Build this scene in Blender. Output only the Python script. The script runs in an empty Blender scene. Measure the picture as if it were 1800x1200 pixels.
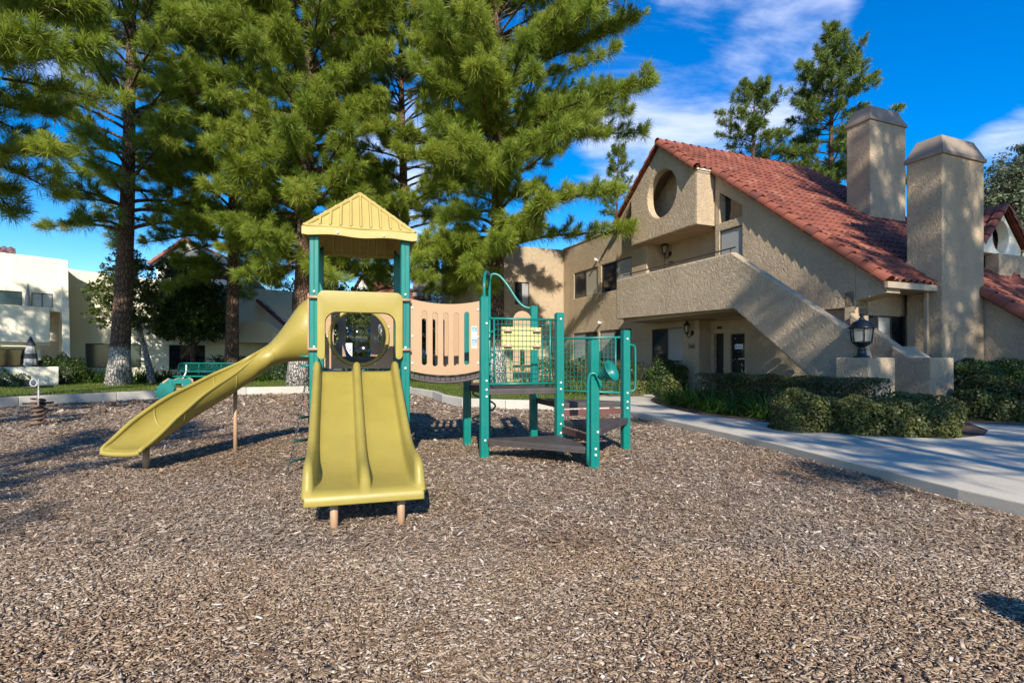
import bpy, bmesh, math, random
import numpy as np
from mathutils import Vector, Matrix
R = math.radians
random.seed(7)
RNG = np.random.default_rng(11)
SC = bpy.context.scene
COL = SC.collection

# ---------------------------------------------------------------- camera
EYE = 1.45
FPX, CX, HY = 930.0, 900.0, 632.0          # focal length and horizon measured on the 1800 px wide photograph
cam = bpy.data.cameras.new('camera')
cam.sensor_width = 36.0
cam.lens = 36.0 * FPX / 1800.0
cam.shift_y = (HY - 600.0) / 1800.0
cam.clip_start = 0.05
cam.clip_end = 2000.0
cam_o = bpy.data.objects.new('camera', cam)
COL.objects.link(cam_o)
cam_o.location = (0, 0, EYE)
cam_o.rotation_euler = (R(90), 0, 0)
SC.camera = cam_o

# ---------------------------------------------------------------- light
SUN_EL = R(31.0)
SUN_H = Vector((0.09, -0.995, 0)).normalized()        # horizontal direction towards the sun
SUN_DIR = Vector((SUN_H.x * math.cos(SUN_EL), SUN_H.y * math.cos(SUN_EL), math.sin(SUN_EL)))
sun = bpy.data.lights.new('sun', 'SUN')
sun.energy = 4.4
sun.angle = R(0.5)
sun.color = (1.0, 0.92, 0.79)
sun_o = bpy.data.objects.new('sun', sun)
COL.objects.link(sun_o)
sun_o.rotation_euler = SUN_DIR.to_track_quat('Z', 'Y').to_euler()
sun_o.location = SUN_DIR * 60

world = bpy.data.worlds.new("World")
SC.world = world
world.use_nodes = True
wn, wl = world.node_tree.nodes, world.node_tree.links
wn.clear()
w_out = wn.new('ShaderNodeOutputWorld')
w_bg = wn.new('ShaderNodeBackground')
w_bg.inputs['Strength'].default_value = 0.15
sky = wn.new('ShaderNodeTexSky')
sky.sky_type = 'NISHITA'
sky.sun_disc = False
sky.sun_elevation = SUN_EL
sky.sun_rotation = math.atan2(SUN_H.x, SUN_H.y)
sky.air_density = 1.0
sky.dust_density = 0.15
sky.ozone_density = 3.0
w_hs = wn.new('ShaderNodeHueSaturation')
w_hs.inputs['Hue'].default_value = 0.51
w_hs.inputs['Saturation'].default_value = 1.52
w_hs.inputs['Value'].default_value = 0.85
wl.new(sky.outputs[0], w_hs.inputs['Color'])
# thin clouds on a flat layer high above
w_tc = wn.new('ShaderNodeTexCoord')
w_sep = wn.new('ShaderNodeSeparateXYZ')
wl.new(w_tc.outputs['Generated'], w_sep.inputs[0])
def wmath(op, a, b=None, clamp=False):
    n = wn.new('ShaderNodeMath'); n.operation = op; n.use_clamp = clamp
    for i, v in enumerate((a, b)):
        if v is None: continue
        if isinstance(v, (int, float)): n.inputs[i].default_value = v
        else: wl.new(v, n.inputs[i])
    return n.outputs[0]
zz = wmath('MAXIMUM', wmath('ADD', w_sep.outputs['Z'], 0.12), 0.05)
cxn = wmath('DIVIDE', w_sep.outputs['X'], zz)
cyn = wmath('DIVIDE', w_sep.outputs['Y'], zz)
w_cmb = wn.new('ShaderNodeCombineXYZ')
wl.new(cxn, w_cmb.inputs[0]); wl.new(cyn, w_cmb.inputs[1])
w_map = wn.new('ShaderNodeMapping')
w_map.inputs['Rotation'].default_value = (0, 0, R(-28))
w_map.inputs['Scale'].default_value = (1.1, 2.1, 1)
wl.new(w_cmb.outputs[0], w_map.inputs[0])
w_n = wn.new('ShaderNodeTexNoise')
w_n.inputs['Scale'].default_value = 1.5
w_n.inputs['Detail'].default_value = 9
w_n.inputs['Roughness'].default_value = 0.58
w_n.inputs['Distortion'].default_value = 0.35
wl.new(w_map.outputs[0], w_n.inputs['Vector'])
# the bank of cloud stands over the roof of the large building; elsewhere the sky is clear
def bank(px, py, lo, hi):
    d = Vector(((px - CX) / FPX, 1.0, (HY - py) / FPX)).normalized()
    dp = wn.new('ShaderNodeVectorMath'); dp.operation = 'DOT_PRODUCT'
    dp.inputs[1].default_value = d
    wl.new(w_tc.outputs['Generated'], dp.inputs[0])
    mr = wn.new('ShaderNodeMapRange'); mr.interpolation_type = 'SMOOTHSTEP'
    mr.inputs['From Min'].default_value = lo; mr.inputs['From Max'].default_value = hi
    wl.new(dp.outputs['Value'], mr.inputs['Value'])
    return mr.outputs[0]
m = wmath('ADD', bank(1250, 125, 0.972, 0.999), bank(1120, 235, 0.985, 0.999))
m = wmath('ADD', m, bank(1330, 60, 0.985, 0.9995))
m = wmath('ADD', m, bank(1800, 275, 0.996, 0.9998))
m = wmath('ADD', m, bank(700, 300, 0.985, 0.999))
m = wmath('ADD', m, bank(150, 60, 0.99, 0.9998))
m = wmath('MINIMUM', m, 1.0)
thr = wmath('ADD', w_n.outputs['Fac'], wmath('MULTIPLY', m, 0.30))
w_mr = wn.new('ShaderNodeMapRange'); w_mr.interpolation_type = 'SMOOTHSTEP'
w_mr.inputs['From Min'].default_value = 0.66; w_mr.inputs['From Max'].default_value = 0.98
w_mr.inputs['To Max'].default_value = 0.75
wl.new(thr, w_mr.inputs['Value'])
w_mix = wn.new('ShaderNodeMix'); w_mix.data_type = 'RGBA'
wl.new(w_mr.outputs[0], w_mix.inputs['Factor'])
wl.new(w_hs.outputs[0], w_mix.inputs['A'])
w_mix.inputs['B'].default_value = (4.0, 4.3, 5.4, 1)
wl.new(w_mix.outputs['Result'], w_bg.inputs['Color'])
wl.new(w_bg.outputs[0], w_out.inputs['Surface'])

SC.view_settings.view_transform = 'Standard'
SC.view_settings.look = 'None'
SC.view_settings.exposure = 0.8
SC.view_settings.gamma = 1.0
SC.view_settings.use_curve_mapping = False

# ---------------------------------------------------------------- materials
class NT:
    def __init__(s, name):
        s.m = bpy.data.materials.new(name); s.m.use_nodes = True
        s.n, s.l = s.m.node_tree.nodes, s.m.node_tree.links
        s.b = s.n['Principled BSDF']
        s.tc = s.n.new('ShaderNodeTexCoord')
    def noise(s, scale, detail=5, rough=0.55, dist=0.0, vec=None, stretch=None):
        t = s.n.new('ShaderNodeTexNoise')
        t.inputs['Scale'].default_value = scale; t.inputs['Detail'].default_value = detail
        t.inputs['Roughness'].default_value = rough; t.inputs['Distortion'].default_value = dist
        v = vec or s.tc.outputs['Object']
        if stretch:
            mp = s.n.new('ShaderNodeMapping'); mp.inputs['Scale'].default_value = stretch
            s.l.new(v, mp.inputs[0]); v = mp.outputs[0]
        s.l.new(v, t.inputs['Vector'])
        return t.outputs['Fac']
    def voro(s, scale, feature='F1', stretch=None, rand=1.0, out='Distance'):
        t = s.n.new('ShaderNodeTexVoronoi'); t.feature = feature
        t.inputs['Scale'].default_value = scale; t.inputs['Randomness'].default_value = rand
        v = s.tc.outputs['Object']
        if stretch:
            mp = s.n.new('ShaderNodeMapping'); mp.inputs['Scale'].default_value = stretch
            s.l.new(v, mp.inputs[0]); v = mp.outputs[0]
        s.l.new(v, t.inputs['Vector'])
        return t.outputs[out]
    def ramp(s, fac, stops):
        r = s.n.new('ShaderNodeValToRGB'); e = r.color_ramp.elements
        while len(e) < len(stops): e.new(0.5)
        for i, (p, c) in enumerate(stops):
            e[i].position = p; e[i].color = (*c, 1) if len(c) == 3 else c
        s.l.new(fac, r.inputs[0])
        return r.outputs[0]
    def mix(s, fac, a, b, mode='MIX'):
        x = s.n.new('ShaderNodeMix'); x.data_type = 'RGBA'; x.blend_type = mode
        for k, v in (('Factor', fac), ('A', a), ('B', b)):
            i = x.inputs[k] if k == 'Factor' else [q for q in x.inputs if q.name == k and q.type == 'RGBA'][0]
            if k == 'Factor': i = [q for q in x.inputs if q.name == 'Factor' and q.type == 'VALUE'][0]
            if isinstance(v, (int, float)): i.default_value = v
            elif isinstance(v, tuple): i.default_value = (*v, 1) if len(v) == 3 else v
            else: s.l.new(v, i)
        return [q for q in x.outputs if q.type == 'RGBA'][0]
    def math(s, op, a, b=None, c=None):
        n = s.n.new('ShaderNodeMath'); n.operation = op
        for i, v in enumerate((a, b, c)):
            if v is None: continue
            if isinstance(v, (int, float)): n.inputs[i].default_value = v
            else: s.l.new(v, n.inputs[i])
        return n.outputs[0]
    def bump(s, h, strength=0.5, dist=0.02, chain=None):
        b = s.n.new('ShaderNodeBump'); b.inputs['Strength'].default_value = strength
        b.inputs['Distance'].default_value = dist
        s.l.new(h, b.inputs['Height'])
        if chain: s.l.new(chain, b.inputs['Normal'])
        s.l.new(b.outputs[0], s.b.inputs['Normal'])
        return b.outputs[0]
    def col(s, c):
        if isinstance(c, tuple): s.b.inputs['Base Color'].default_value = (*c, 1)
        else: s.l.new(c, s.b.inputs['Base Color'])
    def rough(s, r):
        if isinstance(r, (int, float)): s.b.inputs['Roughness'].default_value = r
        else: s.l.new(r, s.b.inputs['Roughness'])
    def island(s):
        g = s.n.new('ShaderNodeNewGeometry'); return g.outputs['Random Per Island']
    def attr(s, name):
        a = s.n.new('ShaderNodeAttribute'); a.attribute_name = name; return a.outputs['Fac']
    def thin(s, color, trans=0.35):
        """leaf: diffuse plus light let through"""
        t = s.n.new('ShaderNodeBsdfTranslucent')
        if isinstance(color, tuple): t.inputs[0].default_value = (*color, 1)
        else: s.l.new(color, t.inputs[0])
        mx = s.n.new('ShaderNodeMixShader'); mx.inputs[0].default_value = trans
        s.l.new(s.b.outputs[0], mx.inputs[1]); s.l.new(t.outputs[0], mx.inputs[2])
        s.l.new(mx.outputs[0], s.n['Material Output'].inputs['Surface'])

def sc(c, k): return tuple(min(1, v * k) for v in c)
M = {}
def plain(name, c, rough=0.5, var=0.12, scale=3.0, bump=0.0, bscale=60, metal=0.0):
    t = NT(name)
    f = t.noise(scale, 6, 0.6)
    t.col(t.ramp(f, [(0.25, sc(c, 1 - var)), (0.75, sc(c, 1 + var))]))
    t.rough(t.math('ADD', t.math('MULTIPLY', t.noise(scale * 4), 0.18), rough - 0.09))
    t.b.inputs['Metallic'].default_value = metal
    if bump: t.bump(t.noise(bscale, 3), bump, 0.004)
    M[name] = t.m
    return t

def stucco(name, c, strength=0.85, dirt=0.16):
    t = NT(name)
    n1 = t.noise(4.2, 2.2, 0.5, 2.0)
    ridge = t.ramp(n1, [(0.42, (0, 0, 0)), (0.50, (1, 1, 1)), (0.56, (0.55, 0.55, 0.55)), (0.64, (0.9, 0.9, 0.9))])
    n2 = t.noise(38, 4, 0.6)
    h = t.math('ADD', ridge, t.math('MULTIPLY', n2, 0.05))
    t.bump(h, strength, 0.03)
    f = t.noise(0.55, 6, 0.65)
    stain = t.noise(1.0, 5, 0.6, 0, None, (2.2, 2.2, 0.25))
    base = t.ramp(f, [(0.3, sc(c, 1 - dirt)), (0.7, sc(c, 1 + dirt * 0.5))])
    t.col(t.mix(t.math('MULTIPLY', t.ramp(stain, [(0.48, (0, 0, 0)), (0.75, (1, 1, 1))]), 0.35), base, sc(c, 0.72)))
    t.rough(0.95)
    t.b.inputs['Specular IOR Level'].default_value = 0.1
    M[name] = t.m
stucco('stucco', (0.45, 0.350, 0.238), 0.62)
stucco('cream_stucco', (0.84, 0.78, 0.62), 0.30, 0.06)
stucco('white_stucco', (0.74, 0.70, 0.62), 0.30, 0.06)

def plastic(name, c, rough=0.42, var=0.10):
    t = NT(name)
    f = t.noise(2.2, 7, 0.65)
    g = t.noise(26, 4, 0.7)
    base = t.ramp(f, [(0.3, sc(c, 1 - var)), (0.72, sc(c, 1 + var * 0.6))])
    scuff = t.ramp(g, [(0.60, (0, 0, 0)), (0.78, (1, 1, 1))])
    t.col(t.mix(t.math('MULTIPLY', scuff, 0.14), base, sc(c, 0.62)))
    wear = t.ramp(t.noise(1.0, 9, 0.78, 0.3, None, (14, 1.6, 3.0)), [(0.57, (0, 0, 0)), (0.74, (1, 1, 1))])
    base_in = t.b.inputs['Base Color'].links[0].from_socket
    t.col(t.mix(t.math('MULTIPLY', wear, 0.30), base_in, tuple(0.6 * v + 0.12 for v in c)))
    t.rough(t.math('ADD', t.math('ADD', t.math('MULTIPLY', t.noise(9, 5), 0.35), t.math('MULTIPLY', wear, 0.2)), rough - 0.16))
    t.bump(t.noise(180, 2), 0.06, 0.002)
    M[name] = t.m
plastic('yellow_plastic', (0.325, 0.258, 0.052), 0.40, 0.12)
plastic('roof_plastic', (0.43, 0.335, 0.105), 0.5, 0.08)
plastic('tan_plastic', (0.40, 0.255, 0.145), 0.55, 0.06)
plastic('cream_plastic', (0.66, 0.55, 0.20), 0.5, 0.06)
plastic('teal_paint', (0.001, 0.165, 0.138), 0.34, 0.10)
plastic('rung_green', (0.008, 0.05, 0.04), 0.5, 0.1)
plastic('teal_dark', (0.004, 0.15, 0.13), 0.4, 0.1)
plain('deck_vinyl', (0.060, 0.050, 0.048), 0.6, 0.25, 6, 0.4, 120)
plain('riser_brown', (0.12, 0.045, 0.04), 0.5, 0.2, 5)
plain('tan_pipe', (0.40, 0.25, 0.15), 0.45, 0.12, 8)
plain('white_metal', (0.78, 0.78, 0.76), 0.4, 0.06, 8)
plain('bolt_cap', (0.72, 0.70, 0.62), 0.35, 0.05, 8)
plain('chain_steel', (0.045, 0.042, 0.04), 0.5, 0.3, 30, 0, 1, 0.6)
plain('dark_iron', (0.012, 0.014, 0.018), 0.35, 0.2, 8)
plain('bronze_frame', (0.05, 0.042, 0.036), 0.4, 0.15, 8)
plain('dark_door', (0.012, 0.011, 0.012), 0.45, 0.2, 4)
plain('cap_metal', (0.25, 0.195, 0.15), 0.8, 0.15, 2)
plain('gutter_paint', (0.34, 0.27, 0.19), 0.5, 0.1, 3)
plain('fascia_paint', (0.55, 0.50, 0.42), 0.5, 0.08, 3)
plain('blind_slats', (0.50, 0.46, 0.38), 0.6, 0.05, 3)
plain('sticker_white', (0.85, 0.85, 0.85), 0.4, 0.02, 3)
plain('sticker_blue', (0.03, 0.22, 0.62), 0.4, 0.05, 3)
plain('ink_black', (0.01, 0.01, 0.01), 0.5, 0.05, 3)
plain('ink_red', (0.5, 0.02, 0.03), 0.5, 0.05, 3)
plain('grey_paint', (0.36, 0.35, 0.33), 0.5, 0.2, 8)
plain('rusty_coil', (0.13, 0.075, 0.05), 0.6, 0.3, 20)
plain('umbrella_cloth', (0.34, 0.34, 0.33), 0.8, 0.08, 3)  # white canopy cloth toned down to grey, its shade put into the colour
plain('umbrella_navy', (0.03, 0.035, 0.05), 0.8, 0.1, 3)
plain('tail_feather', (0.45, 0.22, 0.10), 0.6, 0.1, 3)

def glass(name, c, rough=0.05):
    t = NT(name)
    t.col(c); t.rough(rough)
    t.b.inputs['Specular IOR Level'].default_value = 0.75
    t.bump(t.noise(0.9, 2), 0.05, 0.05)
    M[name] = t.m
glass('window_glass', (0.012, 0.016, 0.022))
glass('tinted_glass', (0.03, 0.055, 0.055), 0.12)
def blind_mat(name, c, axis_stretch, freq):
    t = NT(name)
    w = t.n.new('ShaderNodeTexWave'); w.wave_type = 'BANDS'; w.bands_direction = axis_stretch
    w.inputs['Scale'].default_value = freq; w.inputs['Distortion'].default_value = 0.0
    t.l.new(t.tc.outputs['Object'], w.inputs['Vector'])
    t.col(t.ramp(w.outputs['Fac'], [(0.1, sc(c, 0.62)), (0.5, c), (0.9, sc(c, 1.06))]))
    t.rough(0.22); t.b.inputs['Specular IOR Level'].default_value = 0.7
    t.b.inputs['Coat Weight'].default_value = 0.6; t.b.inputs['Coat Roughness'].default_value = 0.04
    M[name] = t.m
blind_mat('vertical_blind', (0.40, 0.37, 0.31), 'Y', 3.2)
blind_mat('flat_blind', (0.36, 0.36, 0.36), 'Z', 5.0)
# clear bubble
t = NT('clear_bubble')
tr = t.n.new('ShaderNodeBsdfTransparent'); tr.inputs[0].default_value = (0.99, 0.99, 0.99, 1)
gl = t.n.new('ShaderNodeBsdfGlossy'); gl.inputs['Roughness'].default_value = 0.05
mx = t.n.new('ShaderNodeMixShader'); mx.inputs[0].default_value = 0.05
t.l.new(tr.outputs[0], mx.inputs[1]); t.l.new(gl.outputs[0], mx.inputs[2])
t.l.new(mx.outputs[0], t.n['Material Output'].inputs['Surface']); M['clear_bubble'] = t.m
t = NT('lamp_glass')
tr = t.n.new('ShaderNodeBsdfTransparent'); tr.inputs[0].default_value = (0.75, 0.75, 0.7, 1)
df = t.n.new('ShaderNodeBsdfPrincipled'); df.inputs['Base Color'].default_value = (0.55, 0.53, 0.45, 1); df.inputs['Roughness'].default_value = 0.15
mx = t.n.new('ShaderNodeMixShader'); mx.inputs[0].default_value = 0.55
t.l.new(tr.outputs[0], mx.inputs[1]); t.l.new(df.outputs[0], mx.inputs[2])
t.l.new(mx.outputs[0], t.n['Material Output'].inputs['Surface']); M['lamp_glass'] = t.m
# roof tiles, one tint per tile
t = NT('roof_tile')
i = t.island()
c = t.ramp(i, [(0.0, (0.13, 0.042, 0.028)), (0.3, (0.20, 0.056, 0.034)), (0.7, (0.255, 0.076, 0.042)), (0.92, (0.22, 0.075, 0.046)), (1.0, (0.30, 0.125, 0.075))])
c = t.mix(t.math('MULTIPLY', t.ramp(t.noise(3.0, 6, 0.7), [(0.5, (0, 0, 0)), (0.8, (1, 1, 1))]), 0.3), c, (0.13, 0.06, 0.045))
t.col(c); t.rough(0.72); t.bump(t.noise(45, 4), 0.25, 0.006); M['roof_tile'] = t.m
# concrete
def concrete(name, c, joint=None):
    t = NT(name)
    f = t.noise(0.8, 8, 0.65); g = t.noise(60, 3, 0.6)
    base = t.ramp(f, [(0.25, sc(c, 0.74)), (0.75, sc(c, 1.12))])
    base = t.mix(0.22, base, t.ramp(g, [(0.3, sc(c, 0.55)), (0.7, sc(c, 1.25))]))
    st = t.ramp(t.noise(2.6, 7, 0.7, 0.4), [(0.55, (0, 0, 0)), (0.8, (1, 1, 1))])
    t.col(t.mix(t.math('MULTIPLY', st, 0.4), base, sc(c, 0.55)))
    t.rough(0.88); t.bump(t.noise(70, 5, 0.7), 0.35, 0.006); M[name] = t.m
concrete('concrete', (0.52, 0.465, 0.37))
concrete('curb_concrete', (0.50, 0.465, 0.40))
# ground
t = NT('mulch_ground')
v = t.voro(26, 'F1', (1, 1, 1), 1.0, 'Color')
bw = t.n.new('ShaderNodeSeparateColor'); t.l.new(v, bw.inputs[0])
c = t.ramp(bw.outputs[0], [(0.0, (0.10, 0.066, 0.042)), (0.4, (0.20, 0.14, 0.092)), (0.75, (0.29, 0.215, 0.15)), (1.0, (0.38, 0.30, 0.23))])
lit = t.ramp(t.noise(0.35, 6, 0.65), [(0.48, (0, 0, 0)), (0.66, (1, 1, 1))])
c = t.mix(t.math('MULTIPLY', lit, 0.6), c, (0.105, 0.058, 0.028))
t.col(c); t.rough(0.95); t.bump(t.voro(26), 0.8, 0.03); M['mulch_ground'] = t.m
t = NT('wood_chips')
i = t.island()
c = t.ramp(i, [(0.0, (0.13, 0.082, 0.05)), (0.2, (0.22, 0.148, 0.094)), (0.5, (0.32, 0.228, 0.152)), (0.78, (0.40, 0.30, 0.21)), (0.95, (0.50, 0.405, 0.31)), (1.0, (0.66, 0.575, 0.48))])
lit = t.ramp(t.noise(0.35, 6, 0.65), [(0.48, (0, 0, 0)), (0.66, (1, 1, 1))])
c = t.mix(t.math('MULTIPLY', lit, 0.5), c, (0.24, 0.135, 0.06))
grey = t.ramp(t.noise(0.55, 5, 0.6, 0.3), [(0.45, (0, 0, 0)), (0.62, (1, 1, 1))])
c = t.mix(t.math('MULTIPLY', grey, 0.28), c, t.ramp(i, [(0.0, (0.13, 0.115, 0.10)), (0.6, (0.30, 0.275, 0.25)), (1.0, (0.60, 0.57, 0.53))]))
damp = t.ramp(t.noise(1.3, 6, 0.7, 0.2), [(0.56, (0, 0, 0)), (0.74, (1, 1, 1))])
c = t.mix(t.math('MULTIPLY', damp, 0.35), c, (0.13, 0.085, 0.055))
t.col(c); t.rough(0.9); t.b.inputs['Specular IOR Level'].default_value = 0.25
M['wood_chips'] = t.m
t = NT('bed_soil')
t.col(t.ramp(t.voro(30, 'F1', None, 1.0), [(0.1, (0.035, 0.018, 0.012)), (0.7, (0.11, 0.06, 0.04))])); t.rough(0.95)
t.bump(t.voro(30), 0.9, 0.03); M['bed_soil'] = t.m
t = NT('lawn')
t.col(t.ramp(t.noise(1.2, 7, 0.65), [(0.3, (0.055, 0.075, 0.012)), (0.55, (0.085, 0.12, 0.018)), (0.75, (0.13, 0.14, 0.03))])); t.rough(0.9)
t.bump(t.noise(90, 3), 0.8, 0.03); M['lawn'] = t.m
t = NT('earth')
t.col(t.ramp(t.noise(0.2, 6), [(0.3, (0.06, 0.07, 0.02)), (0.7, (0.12, 0.10, 0.05))])); t.rough(0.95); M['earth'] = t.m
# bark
def bark(name, hi, lo, white=None, wz=0):
    t = NT(name)
    a = t.voro(9, 'DISTANCE_TO_EDGE', (1, 1, 0.38)); n = t.noise(14, 6, 0.7, 0, None, (1, 1, 0.4))
    h = t.math('ADD', t.ramp(a, [(0.0, (0, 0, 0)), (0.16, (1, 1, 1))]), n)
    c = t.ramp(t.math('MULTIPLY', h, 0.5), [(0.2, lo), (0.75, hi)])
    if white:
        sp = t.n.new('ShaderNodeSeparateXYZ'); t.l.new(t.tc.outputs['Object'], sp.inputs[0])
        z = t.math('ADD', sp.outputs['Z'], t.math('MULTIPLY', t.noise(5, 5, 0.7), 0.5))
        k = t.ramp(t.math('DIVIDE', z, wz), [(0.94, (1, 1, 1)), (1.0, (0, 0, 0))])
        worn = t.ramp(t.math('MULTIPLY', h, 0.5), [(0.25, (0.1, 0.1, 0.1)), (0.5, (1, 1, 1))])
        c = t.mix(t.math('MULTIPLY', k, t.math('MULTIPLY', worn, 0.85)), c, white)
    t.col(c); t.rough(0.95); t.bump(h, 1.0, 0.06); M[name] = t.m
bark('pine_bark', (0.17, 0.10, 0.065), (0.03, 0.018, 0.012))
bark('painted_bark', (0.17, 0.10, 0.065), (0.03, 0.018, 0.012), (0.52, 0.49, 0.45), 2.1)
bark('pale_bark', (0.42, 0.37, 0.30), (0.20, 0.16, 0.12))
def leaf(name, stops, trans=0.35, rough=0.5):
    t = NT(name)
    f = t.math('ADD', t.math('MULTIPLY', t.island(), 0.45), t.math('MULTIPLY', t.attr('clump'), 0.55))
    c = t.ramp(f, stops)
    t.col(c); t.rough(rough); t.b.inputs['Specular IOR Level'].default_value = 0.3
    t.thin(c, trans); M[name] = t.m
leaf('pine_needles', [(0.1, (0.115, 0.180, 0.026)), (0.45, (0.245, 0.320, 0.038)), (0.8, (0.36, 0.41, 0.055)), (1.0, (0.42, 0.36, 0.09))], 0.5, 0.45)
leaf('far_needles', [(0.1, (0.07, 0.12, 0.025)), (0.5, (0.13, 0.18, 0.03)), (1.0, (0.20, 0.23, 0.04))], 0.35, 0.5)
leaf('pine_straw', [(0.0, (0.13, 0.065, 0.03)), (1.0, (0.30, 0.16, 0.07))], 0.1)
leaf('dry_needles', [(0.1, (0.16, 0.085, 0.04)), (1.0, (0.30, 0.17, 0.08))], 0.3)
leaf('hedge_leaves', [(0.0, (0.025, 0.05, 0.012)), (0.5, (0.05, 0.09, 0.018)), (1.0, (0.09, 0.13, 0.03))], 0.25, 0.4)
leaf('red_tip_leaves', [(0.0, (0.03, 0.05, 0.014)), (0.55, (0.075, 0.105, 0.025)), (0.76, (0.14, 0.085, 0.038)), (1.0, (0.24, 0.12, 0.06))], 0.25, 0.4)
leaf('pale_shrub_leaves', [(0.0, (0.05, 0.065, 0.02)), (0.5, (0.125, 0.14, 0.04)), (1.0, (0.30, 0.28, 0.11))], 0.3, 0.4)
leaf('strap_leaves', [(0.0, (0.03, 0.085, 0.012)), (0.5, (0.06, 0.14, 0.018)), (1.0, (0.13, 0.20, 0.04))], 0.35, 0.35)
leaf('tree_leaves', [(0.0, (0.04, 0.07, 0.014)), (0.5, (0.09, 0.13, 0.025)), (1.0, (0.17, 0.20, 0.05))], 0.4, 0.4)
leaf('grey_leaves', [(0.0, (0.07, 0.09, 0.05)), (0.5, (0.13, 0.16, 0.09)), (1.0, (0.22, 0.24, 0.15))], 0.3, 0.4)
leaf('grass_blades', [(0.0, (0.06, 0.10, 0.012)), (0.5, (0.11, 0.16, 0.02)), (0.85, (0.18, 0.20, 0.035)), (1.0, (0.26, 0.22, 0.08))], 0.35, 0.5)

# ---------------------------------------------------------------- object helpers
def tag(o, label=None, cat=None, group=None, kind=None):
    if label: o['label'] = label
    if cat: o['category'] = cat
    if group: o['group'] = group
    if kind: o['kind'] = kind
    return o
def thing(name, label, cat, loc=(0, 0, 0), rz=0.0, group=None):
    o = bpy.data.objects.new(name, None); COL.objects.link(o)
    o.location = loc; o.rotation_euler = (0, 0, rz); o.empty_display_size = 0.2
    return tag(o, label, cat, group)
KIDS = {}
def copy_thing(o, parent=None):
    c = o.copy(); COL.objects.link(c)
    if parent is not None:
        c.parent = parent; KIDS.setdefault(parent.name, []).append(c)
    for ch in list(KIDS.get(o.name, [])): copy_thing(ch, c)
    return c
def link(name, me, mat, parent=None, smooth=False):
    o = bpy.data.objects.new(name, me); COL.objects.link(o)
    me.materials.append(M[mat] if isinstance(mat, str) else mat)
    if smooth: me.polygons.foreach_set('use_smooth', [True] * len(me.polygons))
    if parent is not None:
        o.parent = parent; KIDS.setdefault(parent.name, []).append(o)
    return o
def rot2(r):  # 2D orthonormal
    return math.cos(r), math.sin(r)

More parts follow.
